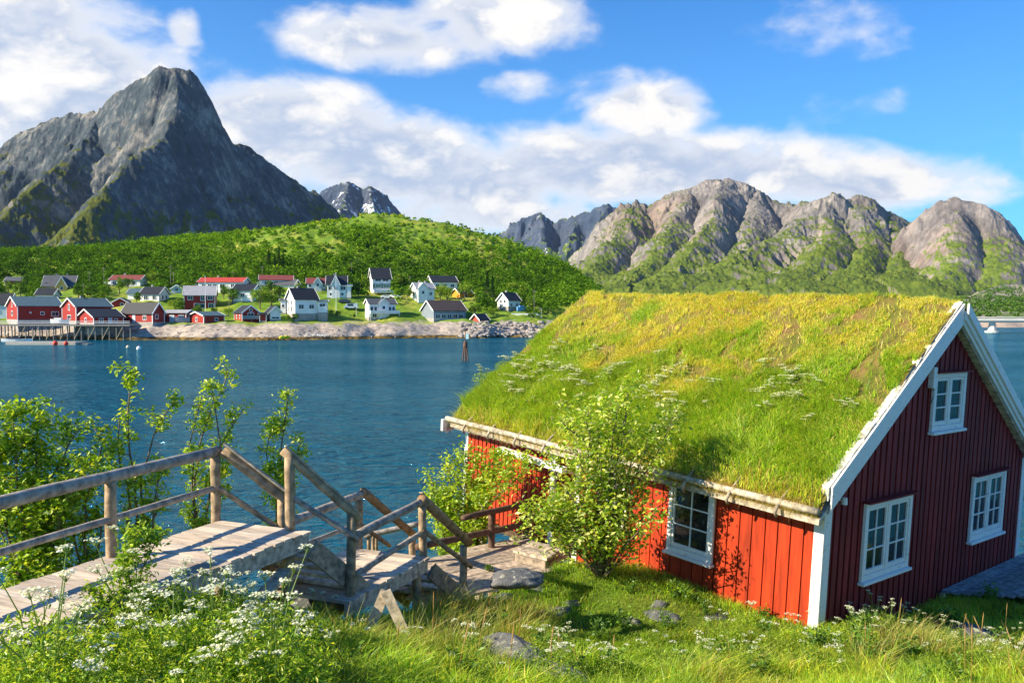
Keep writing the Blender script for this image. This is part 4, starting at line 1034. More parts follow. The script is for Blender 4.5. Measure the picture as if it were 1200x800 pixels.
for k in range(70):
    px = random.uniform(330, 1190); py = random.uniform(735, 812) if k % 4 else random.uniform(690, 750)
    p = on_ground(px, py, 4.0)
    if any(in_poly(np.array([p.x]), np.array([p.y]), d)[0] for d in decks) or inside_cabin(np.array([p.x]), np.array([p.y]), .15)[0][0]: continue
    place(hp, hu, random.randrange(3), p, random.uniform(0, 6.28), random.uniform(.7, 1.3))
def make_sorrel(seed, h):
    random.seed(seed); root = thing('dry_stalk', 'thin tan seed stalk standing above the foreground grass', 'seed stalk', (0, 0, 0), 0, 'tan seed stalks in the foreground'); mb = MB()
    lx, ly = random.uniform(-.12, .16), random.uniform(-.08, .08); mb.tube([(0, 0, 0), (lx*.3, ly*.3, h*.5), (lx, ly, h)], [.004, .0035, .002], 5, (.34, .22, .09), False)
    mb.tube([(lx*.6, ly*.6, h*.72), (lx, ly, h), (lx*1.15, ly*1.1, h*1.12)], [.004, .0065, .002], 6, (.46, .32, .15), True); mb.build('stem', GRASS, root); return root
sp_ = [make_sorrel(600+i, .42+.1*i) for i in range(3)]; su = [False]*3
for k in range(30):
    px = random.choice([random.uniform(450, 720), random.uniform(980, 1195), random.uniform(1120, 1198)]); py = random.uniform(745, 815)
    place(sp_, su, random.randrange(3), on_ground(px, py, 4.0), random.uniform(0, 6.28), random.uniform(.7, 1.2))
# roof flowers
rprot = [make_parsley('cow_parsley', 'cream cow parsley flowering on the grass roof', 'cow parsley on the grass roof', 400+i, .26+.05*i, 5, .16, 2.2, [(.80, .80, .52), (.74, .76, .42), (.84, .84, .66)]) for i in range(3)]
rused = [False]*3
def roof_at(px, py):
    best = None
    for y in np.linspace(0.1, L+.2, 60):
        for x in np.linspace(ex, W/2, 50):
            q = proj((x, y, turf_z(np.array([x]), np.array([y]))[0])); d = (q[0]-px)**2+(q[1]-py)**2
            if best is None or d < best[0]: best = (d, x, y)
    return best[1], best[2]
x_l = []
for (cx, cy, sxp, syp, n_) in ((605, 452, 34, 12, 20), (650, 440, 40, 16, 22), (690, 470, 50, 22, 22), (900, 470, 28, 18, 14), (930, 455, 18, 8, 5), (780, 470, 40, 25, 10), (985, 490, 12, 10, 3), (770, 500, 50, 18, 8)):
    for _ in range(n_): x_l.append((random.gauss(cx, sxp), random.gauss(cy, syp)))
grid_xy = [(x, y) for x in np.linspace(ex+.1, W/2, 46) for y in np.linspace(.1, L+.2, 70)]
gx = np.array([g[0] for g in grid_xy]); gy = np.array([g[1] for g in grid_xy]); gzz = turf_z(gx, gy)
gp = np.array([proj((a, b, c)) for a, b, c in zip(gx, gy, gzz)])
for (px, py) in x_l:
    k = int(np.argmin((gp[:, 0]-px)**2+(gp[:, 1]-py)**2)); q = MW@Vector((gx[k]+random.uniform(-.05, .05), gy[k]+random.uniform(-.05, .05), gzz[k]-.03))
    place(rprot, rused, random.randrange(3), q, random.uniform(0, 6.28), random.uniform(.7, 1.1))

# ------------------------------------------------------------------ shrubs near the camera
def st(base, *pts): return [Vector(base)]+[P(*p) for p in pts]
def gp_(px, Y):                                                   # ground point under a column at distance Y
    x = (px-600)/F*Y; return Vector((x, Y, gzf(x, Y)-.05))
random.seed(5)
b0 = gp_(40, 11.5)
bush('birch_shrub', 'dense bright green shrub behind the railing at the far left', [st(b0, (40, 580, 11.5), (45, 490, 11.4)), st(b0, (60, 560, 11.6), (95, 500, 11.6)), st(b0, (20, 570, 11.3), (15, 480, 11.2)), st(b0, (70, 600, 11.4), (105, 540, 11.3)), st(b0, (-10, 560, 11.3), (-30, 500, 11)), st(b0, (50, 620, 11.6), (75, 570, 11.6)), st(b0, (0, 620, 11.5), (-10, 560, 11.5))], 13, .42, .085, 26, .085, MG+YG, along=.15)
b0 = gp_(95, 11.9)
bush('birch_shrub', 'low leafy shrub rising just above the log handrail at left', [st(b0, (100, 590, 11.9), (120, 520, 11.9), (110, 500, 11.9)), st(b0, (85, 600, 11.8), (75, 540, 11.8)), st(b0, (120, 610, 12), (135, 560, 12)), st(b0, (60, 640, 12), (30, 610, 12))], 7, .34, .07, 22, .08, MG+YG, along=.15)
b0 = gp_(160, 12.1)
bush('rowan_sapling', 'tall sparse sapling with forked bare twigs behind the left railing post', [st(b0, (158, 560, 12.1), (150, 500, 12.1), (153, 435, 12.1)), st(b0, (165, 560, 12.2), (180, 510, 12.2), (205, 470, 12.2)), st(b0, (150, 570, 12), (138, 520, 12), (140, 490, 12)), st(b0, (185, 565, 12), (196, 545, 11.9))], 7, .30, .055, 20, .075, YG, along=.3, rad0=.026)
b0 = gp_(235, 12.6)
bush('rowan_sapling', 'tall airy sapling behind the upper deck end, left of the corner post', [st(b0, (228, 560, 12.6), (240, 500, 12.6), (268, 435, 12.6)), st(b0, (245, 560, 12.7), (265, 510, 12.7), (285, 480, 12.7)), st(b0, (225, 570, 12.5), (222, 520, 12.5), (235, 470, 12.5)), st(b0, (250, 590, 12.5), (262, 545, 12.5), (248, 450, 12.6))], 8, .28, .055, 18, .07, YG, along=.25, rad0=.024)
b0 = gp_(330, 12.9)
bush('rowan_sapling', 'slim leafy sapling rising behind the post at the head of the stairs', [st(b0, (328, 580, 12.9), (330, 520, 12.9), (338, 462, 12.9)), st(b0, (322, 570, 12.9), (312, 530, 12.9), (318, 500, 12.9)), st(b0, (335, 560, 12.9), (352, 520, 12.9))], 10, .24, .06, 22, .07, YG, along=.25)
b0 = gp_(160, 8.0)
bush('rowan_sapling', 'small rowan sapling with yellow-green top in front of the boardwalk', [st(b0, (150, 670, 8.0), (165, 610, 8.0)), st(b0, (165, 670, 8.1), (185, 630, 8.1)), st(b0, (140, 680, 7.9), (150, 640, 7.9)), st(b0, (120, 720, 7.8), (105, 690, 7.8)), st(b0, (185, 720, 8), (200, 700, 8))], 15, .17, .045, 18, .055, YG[:3]+MG, along=.2, rad0=.012)
b0 = gp_(545, 17.0)
bush('willow_shrub', 'broad yellow-green shrub between the stairs and the cabin end wall', [st(b0, (530, 600, 17), (525, 550, 17)), st(b0, (545, 590, 17), (550, 530, 17)), st(b0, (560, 590, 16.8), (575, 545, 16.8), (600, 540, 16.6)), st(b0, (515, 600, 16.8), (505, 560, 16.8)), st(b0, (565, 600, 16.6), (600, 565, 16.4), (625, 545, 16.3)), st(b0, (540, 610, 16.5), (520, 580, 16.5)), st(b0, (555, 610, 16.3), (570, 590, 16.2)), st(b0, (520, 625, 16.5), (500, 590, 16.5))], 11, .5, .09, 26, .085, YG, along=.3, rad0=.035)
b0 = gp_(705, 13.9)
sts = []
for (a, b) in (((690, 600), (650, 575)), ((690, 590), (680, 530)), ((705, 590), (700, 500)), ((715, 580), (735, 480)), ((720, 590), (760, 520)), ((725, 600), (785, 500)), ((700, 610), (640, 620)), ((720, 620), (765, 610)), ((710, 560), (715, 465)), ((690, 620), (655, 600)), ((730, 610), (755, 560)), ((715, 540), (725, 470)), ((700, 560), (665, 520)),
    ((660, 610), (618, 600)), ((650, 600), (612, 630)), ((700, 520), (655, 490)), ((740, 530), (790, 490)), ((750, 600), (785, 585)),
    ((680, 600), (632, 590)), ((670, 620), (640, 645)), ((675, 580), (648, 545)), ((720, 540), (740, 450)), ((690, 560), (690, 480)), ((680, 630), (665, 640)), ((730, 635), (750, 620)), ((740, 560), (775, 540))):
    sts.append([b0]+[P(a[0], a[1]+10, 13.6+random.uniform(-.25, .3)), P(b[0], b[1], 13.4+random.uniform(-.5, .45))])
bush('willow_shrub', 'large many-stemmed shrub with pale blossom in front of the red long wall', sts, 8, .56, .10, 15, .085, YG+[(.66, .68, .28)], along=.12, rad0=.022)
b0 = on_ground(573, 655)
b0 = PZ(573, 670, 3.6)
bush('seedling', 'tiny bright seedling poking up through the lower deck', [st(b0, (573, 664, b0.y))], 40, .08, .03, 14, .045, YG, 'seedlings', along=.1, rad0=.006)
b0 = on_ground(1172, 658, 10, 25)
# dark shrub behind the cabin's right rake
bx_ = MW@Vector((W+1.0, 2.0, 0)); bz_ = Vector((bx_.x, bx_.y, max(.2, gzf(bx_.x, bx_.y))))
tip = MW@Vector((W+.55, 1.6, H+1.5)); tip2 = MW@Vector((W+.9, 2.4, H+.9)); tip3 = MW@Vector((W+.3, 2.4, H+2.2))
bush('birch_shrub', 'dark shrub peeping out behind the right slope of the gable', [[bz_, tip], [bz_, tip2], [bz_, tip3]], 8, .3, .08, 20, .06, MG, along=.5)

# ================================================================== THE VILLAGE
def hcol(name, c, rough=.7): return plain(name, c, rough, .12, .8)
VW = hcol('white_cladding', (.80, .80, .78)); VR = hcol('red_cladding', (.30, .025, .018)); VO = hcol('yellow_cladding', (.62, .42, .12)); VB = hcol('pale_blue_cladding', (.50, .60, .66))
VG = hcol('grey_cladding', (.20, .24, .28)); VOr = hcol('orange_cladding', (.70, .30, .03)); VGn = hcol('green_cladding', (.09, .20, .15)); VP = hcol('rust_red_cladding', (.36, .07, .05))
RB = hcol('black_roof', (.022, .025, .032), .6); RT = hcol('slate_roof', (.07, .12, .145), .6); RG = hcol('grey_roof', (.10, .105, .115), .6); RL = hcol('pale_roof', (.34, .34, .36), .5); RR_ = hcol('red_tile_roof', (.42, .05, .035)); RM_ = hcol('maroon_roof', (.20, .05, .045)); RBr = hcol('brown_roof', (.075, .055, .05))
STN = plain('foundation_stone', (.33, .31, .29), .9, .25, 1.5); FG = mat('far_window_glass', lambda t: (t.b.inputs['Base Color'].__setattr__('default_value', (.02, .035, .05, 1)), t.b.inputs['Roughness'].__setattr__('default_value', .15)))
HOUSES = []
def house(name, label, xl, xc, xr, yb_, ye, yr, a, wall, roof, side='L', gab='side', wins=(), trim=VW, Y=None, chim=0, cat='house', xg=None, ov=.45, found=.5, porch=None, cross=None, group=None, door=None, flatroof=False, band=None):
    """Photo columns of left end, near corner and right end; yb_ base row, ye eave row, yr ridge row.
    a = heading of the long face. side L: the corner is the front-left one. gab: 'side' ridge runs along the front, 'front' gable faces the front."""
    Y = Y or hit(xc, yb_, 246, 520); s = Y/F; a = R_(a)
    c = P(xc, yb_, Y); fx = Vector((math.cos(a), math.sin(a), 0)); fy = Vector((-math.sin(a), math.cos(a), 0))
    def reach(d, px):
        k = (px-600)/F; den = d.x-k*d.y
        return max(1.5, min(30, abs((k*c.y-c.x)/den)))
    if side == 'L': w = reach(fx, xr); d = reach(fy, xl) if xl is not None else 7; o_ = c
    else: w = reach(-fx, xl); d = reach(fy, xr) if xr is not None else 7; o_ = c-fx*w
    if xg: d = xg
    h = (yb_-ye)*s; rh = (ye-yr)*s*1.0
    if gab == 'side': rh *= 1.0
    root = thing(name, label, cat, o_, a, group); lo = -3.0
    HOUSES.append((min(q for q in (xl, xc, xr) if q is not None)-4, max(q for q in (xl, xc, xr) if q is not None)+4, Y))
    m = MB()
    if flatroof: prof = None
    if gab == 'side':
        for x in (0, w): pass
        m.add([(0, 0, lo), (w, 0, lo), (w, d, lo), (0, d, lo), (0, 0, h), (w, 0, h), (w, d, h), (0, d, h), (0, d/2, h+rh), (w, d/2, h+rh)], [(0, 1, 5, 4), (2, 3, 7, 6), (1, 2, 6, 9, 5), (3, 0, 4, 8, 7), (0, 3, 2, 1), (4, 5, 9, 8), (6, 7, 8, 9)])
    else:
        m.add([(0, 0, lo), (w, 0, lo), (w, d, lo), (0, d, lo), (0, 0, h), (w, 0, h), (w, d, h), (0, d, h), (w/2, 0, h+rh), (w/2, d, h+rh)], [(0, 1, 5, 8, 4), (2, 3, 7, 9, 6), (1, 2, 6, 5), (3, 0, 4, 7), (0, 3, 2, 1), (4, 8, 9, 7), (5, 6, 9, 8)])
    m.build('wall', wall, root)
    m = MB(); m.box(-.05, w+.05, -.05, d+.05, lo-.05, found*.6); m.build('foundation', STN, root)
    th = .18; m = MB(); tm = MB()
    if gab == 'side':
        k = rh/(d/2)
        for sg in (0, 1):
            yy = lambda q: q if sg == 0 else d-q
            p = [(-ov, yy(-ov), h-k*ov), (w+ov, yy(-ov), h-k*ov), (w+ov, d/2, h+rh), (-ov, d/2, h+rh)]
            q = [(x, y, z+.03) for x, y, z in p]+[(x, y, z+.03+th) for x, y, z in p]
            if sg: q = [q[i] for i in (1, 0, 3, 2, 5, 4, 7, 6)]
            m.hexa(q)
            for x in (-ov-.06, w+ov+.06):
                tm.beam((x, yy(-ov), h-k*ov+.08), (x, d/2, h+rh+.08), .1, .34)
    else:
        k = rh/(w/2)
        for sg in (0, 1):
            xx = lambda q: q if sg == 0 else w-q
            p = [(xx(-ov), -ov, h-k*ov), (w/2, -ov, h+rh), (w/2, d+ov, h+rh), (xx(-ov), d+ov, h-k*ov)]
            q = [(x, y, z+.03) for x, y, z in p]+[(x, y, z+.03+th) for x, y, z in p]
            if sg: q = [q[i] for i in (1, 0, 3, 2, 5, 4, 7, 6)]
            m.hexa(q)
            for y in (-ov-.06, d+ov+.06):
                tm.beam((xx(-ov), y, h-k*ov+.08), (w/2, y, h+rh+.08), .1, .34)
    rf = m.build('roof', roof, root); tm.build('bargeboard', trim, root)
    if wall in (VR, VP):
        m = MB()
        for (x, y) in ((-.03, -.03), (w+.03, -.03), (-.03, d+.03), (w+.03, d+.03)): m.box(x-.11, x+.11, y-.11, y+.11, -.2, h-.05)
        m.build('corner_board', VW, root)
    def win(f, uu, vv, ww, hh, dr=False):
        """f face, uu along 0..1 (left to right as seen), vv height 0..1 of wall, ww hh metres"""
        fw = .13; o1 = MB(); g = MB()
        ln = w if f == 'F' else d; cz = h*vv; 
        def bx(mm, a0, a1, z0, z1, t0, t1):
            if f == 'F': mm.box(a0, a1, -t1, -t0, z0, z1)
            elif f == 'L': mm.box(-t1, -t0, d-a1, d-a0, z0, z1)
            else: mm.box(w+t0, w+t1, a0, a1, z0, z1)
        A = uu*ln-ww/2; B_ = A+ww; z0 = cz-hh/2; z1 = cz+hh/2
        bx(o1, A-fw, A, z0-fw, z1+fw, 0.0, .09); bx(o1, B_, B_+fw, z0-fw, z1+fw, 0.0, .09); bx(o1, A, B_, z0-fw, z0, 0., .09); bx(o1, A, B_, z1, z1+fw, 0., .09)
        if ww > .9 and not dr: bx(o1, (A+B_)/2-.04, (A+B_)/2+.04, z0, z1, 0.0, .07)
        bx(g, A, B_, z0, z1, 0.0, .04)
        if dr: f_ = g.build('door', VB, root); o1.build('frame', VW, f_)
        else: f_ = o1.build('window', VW, root); g.build('pane', FG, f_)
    for q in wins: win(*q)
    if door: win(*door, True)
    for k_ in range(chim):
        cx = w*(.35+.35*k_) if gab == 'side' else w/2+.5; cy = d/2+.3
        m = MB(); m.box(cx-.3, cx+.3, cy-.3, cy+.3, h+rh-.6, h+rh+.9); m.build('chimney', STN, rf)
    if band:
        z0, z1, mt = band; m = MB(); m.box(.1, w-.1, -.07, -.002, h*z0, h*z1); m.build('cladding_band', mt, root)
    if cross:                                  # a gable standing forward on the long front
        x0, x1, zr, dp = cross[:4]; x0 *= w; x1 *= w; hr = (yb_-zr)*s; hw = (x1-x0)/2
        he = h if len(cross) < 5 else h*cross[4]
        m = MB(); m.add([(x0, -dp, lo), (x1, -dp, lo), (x1, d/2, lo), (x0, d/2, lo), (x0, -dp, he), (x1, -dp, he), (x1, d/2, he), (x0, d/2, he), (x0+hw, -dp, hr), (x0+hw, d/2, hr)], [(0, 1, 5, 8, 4), (1, 2, 6, 5), (3, 0, 4, 7), (2, 3, 7, 9, 6), (4, 8, 9, 7), (5, 6, 9, 8)])
        cg = m.build('cross_gable', wall, root)
        m = MB(); tt = MB()
        for sg in (0, 1):
            e = x0-.25 if sg == 0 else x1+.25; kk = (hr-he)/hw; p = [(e, -dp-.3, he-.25*kk), (x0+hw, -dp-.3, hr), (x0+hw, d/2, hr), (e, d/2, he-.25*kk)]
            q = [(x, y, z+.03) for x, y, z in p]+[(x, y, z+.2) for x, y, z in p]
            if sg: q = [q[i] for i in (1, 0, 3, 2, 5, 4, 7, 6)]
            m.hexa(q); tt.beam((e, -dp-.36, he-.25*kk+.08), (x0+hw, -dp-.36, hr+.08), .1, .3)
        m.build('gable_roof', roof, cg); tt.build('bargeboard', trim, cg)
        g = MB(); f2 = MB(); zz = he*.72; g.box(x0+hw-.45, x0+hw+.45, -dp-.04, -dp, zz-.5, zz+.5); f2.box(x0+hw-.58, x0+hw+.58, -dp-.03, -dp-.001, zz-.63, zz+.63)
        f_ = f2.build('window', VW, cg); g.build('pane', FG, f_)
    if porch:                                  # balcony / porch deck with railing
        x0, x1, zf, dp, mt = porch; x0 *= w; x1 *= w; zf *= h
        m = MB(); m.box(x0, x1, -dp, -.12, zf-.15, zf); pd = m.build('balcony', mt, root)
        m = MB(); m.box(x0, x1, -dp, -dp+.06, zf+.05, zf+.9); m.box(x0, x0+.06, -dp+.07, -.13, zf+.05, zf+.9); m.box(x1-.06, x1, -dp+.07, -.13, zf+.05, zf+.9); m.build('balustrade', mt, pd)
        for x in (x0+.1, (x0+x1)/2, x1-.1):
            m = MB(); m.box(x-.06, x+.06, -dp+.08, -dp+.2, -3, zf-.16); m.build('balcony_post', mt, pd)
    return root
Hh = house
G1 = 'waterfront buildings'
Hh('boathouse', 'pale blue boathouse with black roof cut off by the left edge', None, -34, 11, 374, 356, 344, 8, VB, RB, wins=[('F', .7, .5, 1.4, 1)], cat='boathouse')
Hh('boathouse', 'long dark red boathouse with slate roof, leftmost on the pier', 8.5, 21, 73, 375.5, 358.5, 347.5, 40, VR, RT, Y=262, wins=[('F', .55, .5, .9, .8), ('F', .84, .45, 1.9, 1.3), ('L', .5, .5, 2.2, 1.3), ('L', .5, 1.15, 1., 1.6), ('F', .28, .55, .3, .3)], cat='boathouse', group=G1)
Hh('boathouse', 'red boathouse with slate roof and wide lit gable beside the longest one', 73.5, 89.5, 131, 377, 359, 349.5, 47, VR, RT, Y=257, wins=[('L', .5, .3, 2.6, 1.1), ('L', .5, .95, 1., 1.7)], chim=1, cat='boathouse', group=G1)
Hh('boathouse', 'small red boathouse with black roof at the right end of the pier', 91.5, 110, 144.5, 380, 371.5, 362.6, 48, VR, RB, Y=250.5, wins=[('L', .5, .6, 1.1, 1.1), ('F', .25, .55, 1.1, 1.0), ('F', .75, .55, .8, .8)], door=('F', .55, .42, .9, 1.8), cat='boathouse', group=G1)
Hh('house', 'yellow house with grey roof and gabled front above the boathouses', None, 50, 87, 343, 335, 322.5, 14, VO, RG, wins=[('F', .85, .6, 1, 1.1), ('F', .2, .5, 1, 1.1)], cross=(.46, .82, 324.5, 1.2, .95), chim=2, xg=9)
Hh('house', 'small white cottage with black roof just below the yellow house', 42.6, 62, 71.5, 350, 345, 338.3, 5, VW, RB, side='R', wins=[('R', .5, .5, .9, .9)])
Hh('cottage', 'low grey-roofed cottage half hidden by trees at the far left', None, 6, 27, 334, 329, 324.5, 12, VP, RG, xg=7)
Hh('house', 'white house with maroon roof standing alone among trees', 130, 164.3, 174, 336, 327.5, 322.4, -2, VW, RM_, side='R', wins=[('F', .15, .55, 1.2, 1.2), ('F', .45, .55, 1.2, 1.2), ('F', .8, .55, 1.2, 1.2), ('R', .5, .6, 1, 1)], chim=1, porch=(-.15, .1, .35, 1.5, VW))
Hh('house', 'white house with black roof behind the red waterfront house', 165, 186.3, 198.7, 354, 344, 336.3, -8, VW, RB, side='R', wins=[('F', .3, .55, 1.4, 1.3), ('F', .75, .55, 1.2, 1.3), ('R', .35, .6, .9, 1.1), ('R', .7, .6, .9, 1.1)], chim=1)
Hh('house', 'pale low house with slate roof left of the black-roofed white one', 150, 165, None, 351.5, 343.4, 338.2, 0, VW, RT, side='R', wins=[('F', .6, .5, 1.2, 1.1)], xg=6)
Hh('boathouse', 'little red gabled boathouse squeezed behind the waterfront roofs', None, 131, 151, 361, 354.5, 349.4, 12, VR, RB, gab='front', wins=[('F', .6, .7, .8, .8)], xg=6, cat='boathouse')
Hh('house', 'red waterfront house with black roof and dark right gable', 143, 178.8, 192.5, 378.5, 366, 355, -28, VR, RB, side='R', Y=256, wins=[('F', .75, .5, 1.3, 1.2), ('R', .35, .6, .9, 1.2)], door=('F', .4, .42, 1, 2), group=G1)
Hh('garage', 'low red garage with pale doors attached right of the red house', 193, 218, None, 378.5, 366.5, 363.6, -8, VR, RL, side='R', Y=262, door=('F', .35, .42, 1.3, 2.1), wins=[('F', .78, .42, 1.6, 2)], xg=4.5, cat='garage', group=G1)
Hh('house', 'small grey-white gable peeping over trees beside the red two-storey house', None, 201, 214, 344, 338, 334, 8, VB, RG, gab='front', wins=[('F', .5, .8, 1, .9)], xg=7)
Hh('house', 'red two-storey house with pale grey roof', 213.5, 216, 252, 365.5, 345.4, 335, 15, VR, RL, wins=[('F', .2, .82, 1.5, 1.2), ('F', .6, .82, 1.1, 1.7), ('F', .85, .82, 1.5, 1.2), ('F', .5, .36, 3.2, 1.4), ('F', .88, .36, 1.5, 1.5)], xg=8, chim=1)
Hh('house', 'long white house with bright red roof', 233, 284, None, 344, 330.3, 325.2, -3, VW, RR_, side='R', wins=[('F', .12, .68, 1.2, 1.1), ('F', .26, .68, 1.4, 1.1), ('F', .38, .68, 1.4, 1.1), ('F', .55, .68, 1.8, 1.1), ('F', .78, .68, 1.2, 1.1), ('F', .55, .25, 1.4, 1.), ('F', .38, .25, 1, 1.)], chim=1, xg=8)
Hh('house', 'white house with black roof behind the round green trees', 273, 296, None, 354, 340, 333, -4, VW, RB, side='R', wins=[('F', .5, .6, 1.2, 1.2)], xg=8)
Hh('house', 'pale blue house with maroon roof at the forest edge', None, 304.5, 343, 337, 327.8, 322.3, 14, VB, RM_, wins=[('F', .2, .6, 1.2, 1.1), ('F', .5, .6, 1.4, 1.1), ('F', .8, .6, 1.2, 1.1)], xg=8, porch=(-.12, .06, .4, 1.2, VW))
Hh('boathouse', 'tiny red boathouse with a little porch on the pale shore rock', 222, 239, 262.6, 379.5, 370, 365.6, 46, VR, RT, Y=257, wins=[('F', .62, .55, .9, .8), ('L', .5, .55, 1.1, 1.1)], cat='boathouse', group=G1)
Hh('cabin', 'red waterside cabin with front balcony and a lit left wall', 275, 284, 304, 378.5, 366, 358.3, 32, VR, RB, gab='front', Y=262, wins=[('F', .5, .72, 1.7, 1.3), ('F', .5, 1.2, .7, .7), ('L', .3, .6, 1, 1), ('L', .7, .6, 1, 1)], porch=(-.05, 1.05, .42, 1.3, VG), cat='cabin', group=G1)
Hh('shed', 'little red lean-to at the right of the waterside cabin', None, 304.5, 312, 377, 368.5, 366.8, 12, VR, RB, Y=263, xg=4, cat='shed')
Hh('shed', 'white shed with black roof and lit left wall near the shore', 312, 316.6, 329, 375.5, 365, 359.2, 34, VW, RB, gab='front', Y=265, wins=[('F', .5, .3, 2.2, .5)], cat='shed')
Hh('house', 'white house with grey roof hidden behind the garden trees', 322, 344, 352, 338.5, 333.7, 327.4, -4, VW, RG, side='R', wins=[('R', .5, .6, .9, 1)])
Hh('house', 'big white waterfront house with black roof and lit left gable', 335.4, 345.8, 372.6, 368.5, 350, 337.8, 36, VW, RB, Y=268, wins=[('F', .27, .5, 1.5, 1.2), ('F', .72, .5, 1.5, 1.2), ('L', .35, .75, .8, 1.4), ('L', .65, .75, .8, 1.4), ('L', .35, .35, .9, 1.6), ('L', .65, .35, .9, 1.6)], chim=1)
Hh('annex', 'flat-roofed white annex right of the big waterfront house', 373, 383, None, 367, 353.5, 352, 8, VW, RT, side='R', Y=272, wins=[('F', .5, .7, 1.6, .9)], xg=4, cat='annex')
Hh('annex', 'narrow white annex left of the big waterfront house', 329, 335, None, 367.5, 352, 350.6, 6, VW, RG, side='R', Y=273, wins=[('F', .5, .6, .7, .9)], xg=3.5, cat='annex')
Hh('house', 'pale blue house with maroon roof and a small front gable', None, 360, 382, 339, 331.8, 325.7, 12, VB, RM_, cross=(.36, .78, 325.2, .6), wins=[('F', .15, .6, .9, .9), ('F', .9, .6, .7, .8)], xg=8)
Hh('house', 'large white house with black roof and a steep central gable', None, 383.3, 406, 349.5, 333, 322.8, 10, VW, RB, cross=(.24, .66, 323, .5, 1.0), wins=[('F', .18, .72, 1.4, 1.2), ('F', .84, .72, 1.6, 1.2), ('F', .2, .3, .8, .8), ('F', .8, .3, .8, .8)], xg=9, chim=1)
Hh('annex', 'low white wing on the right of the large gabled white house', None, 406.3, 411, 349.5, 335, 333.8, 10, VW, VW, xg=6, cat='annex')
Hh('house', 'tall white three-storey house with green band and grey roof', 435, 436.8, 458, 344.5, 326.2, 313.8, 18, VW, RB, wins=[('F', .3, .9, 2, .8), ('F', .72, .9, 2, .8), ('F', .3, .52, 2, 1), ('F', .75, .52, 2, 1), ('F', .5, .14, 3.4, .7)], band=(.38, .66, VGn), porch=(.02, 1.35, .1, 2.2, VW), xg=9)
Hh('house', 'white house with twin front gable and long balcony near the shore', 428, 432.7, 463.6, 372.5, 355.3, 350.4, 30, VW, RG, Y=281, cross=(.34, .72, 350.4, .5, .98), wins=[('F', .1, .62, .9, 1.3), ('F', .24, .62, .9, 1.3), ('F', .44, .62, .8, 1.3), ('F', .62, .62, .8, 1.3), ('F', .78, .62, .8, 1.3), ('F', .92, .62, .8, 1.3), ('L', .5, .6, .8, 1.2), ('F', .2, .15, 1.4, 1.2), ('F', .5, .15, 1.4, 1.2), ('F', .85, .15, 1.2, 1.2)], porch=(-.02, 1.1, .32, 1.6, VW))
Hh('house', 'white house with pale roof and bay gable facing the water', 481.5, 488.4, 509, 353.5, 337.5, 331.4, 32, VW, RL, cross=(.03, .58, 331.3, .8, .95), wins=[('F', .8, .6, 1, 1.2), ('L', .5, .6, 1.1, 1.2)], chim=2)
Hh('house', 'white house with black roof half hidden in the trees on the slope', 505, 507, 536, 341, 330, 322.9, 20, VW, RB, wins=[('F', .2, .6, 1.4, 1), ('F', .5, .6, 1.4, 1), ('F', .8, .6, 1.4, 1)], band=(.0, .35, VGn), xg=9)
Hh('barn', 'long grey-sided barn with brown roof and white gable near the rocks', 494, 508.4, 546, 377, 363.3, 352.2, 34, VG, RBr, Y=283, wins=[('F', .12, .45, 1.6, 1.4), ('F', .3, .45, 1.6, 1.4), ('F', .48, .45, 1.6, 1.4), ('F', .66, .45, 1.6, 1.4), ('F', .84, .45, 1.6, 1.4)], trim=VW, cat='barn', found=2)
Hh('shed', 'orange cottage with blue-black roof among trees behind the barn', 533, 539, 554, 349.5, 343.5, 338, 42, VOr, RB, xg=5, wins=[('F', .5, .5, .9, .9)], cat='cottage')
Hh('hut', 'small rust-red hut with black roof on the rocks right of the barn', 552, 562, 572.5, 381.5, 374.2, 368, 50, VP, RB, Y=283, cat='hut', xg=3.8, wins=[('F', .7, .5, .8, .8)])
Hh('house', 'white house with black roof and small dark windows near the road', 583, 595.7, 609.4, 367, 351.3, 343, 44, VW, RB, Y=305, wins=[('L', .33, .88, .9, .9), ('L', .68, .88, .9, .9), ('L', .35, .52, .9, .9), ('F', .25, .62, 1, 1), ('F', .72, .62, 1, 1)], found=4, chim=1)
# white wall of the barn gable
# pier, pontoon, boats
VWOOD = plain('pier_timber', (.20, .19, .17), .9, .3, 2)
pier = thing('pier', 'long timber pier on crossed piles in front of the red boathouses', 'pier')
y_p = 251.
def PX(px, z, Y): return Vector(((px-600)/F*Y, Y, z))
zd = P(80, 380.2, y_p).z
m = MB(); a = PX(-60, zd, y_p); b = PX(152, zd, y_p-3); m.hexa([a-Vector((0, 0, .4)), b-Vector((0, 0, .4)), b+Vector((0, 7, -.4)), a+Vector((0, 9, -.4)), a, b, b+Vector((0, 7, 0)), a+Vector((0, 9, 0))]); m.build('deck', VWOOD, pier)
m = MB()
for k in range(2): m.beam(a+Vector((0, .1, .5+.45*k)), b+Vector((0, .1, .5+.45*k)), .08, .1)
m.build('railing', VW, pier)
for k in range(27):
    t = k/26; q = a.lerp(b, t)
    for dy in (.5, 5.5):
        m = MB(); m.tube([(q.x, q.y+dy, -2), (q.x, q.y+dy, zd-.41)], .17, 6); m.build('pile', VWOOD, pier)
    if k % 2 == 0 and k < 26:
        q2 = a.lerp(b, (k+1)/26); m = MB(); m.beam((q.x, q.y+.25, .3), (q2.x, q2.y+.25, zd-.5), .12, .14); m.build('brace', plain('pale_timber', (.42, .33, .2)), pier)
pont = thing('pontoon', 'low floating concrete pontoon in front of the pier', 'pontoon')
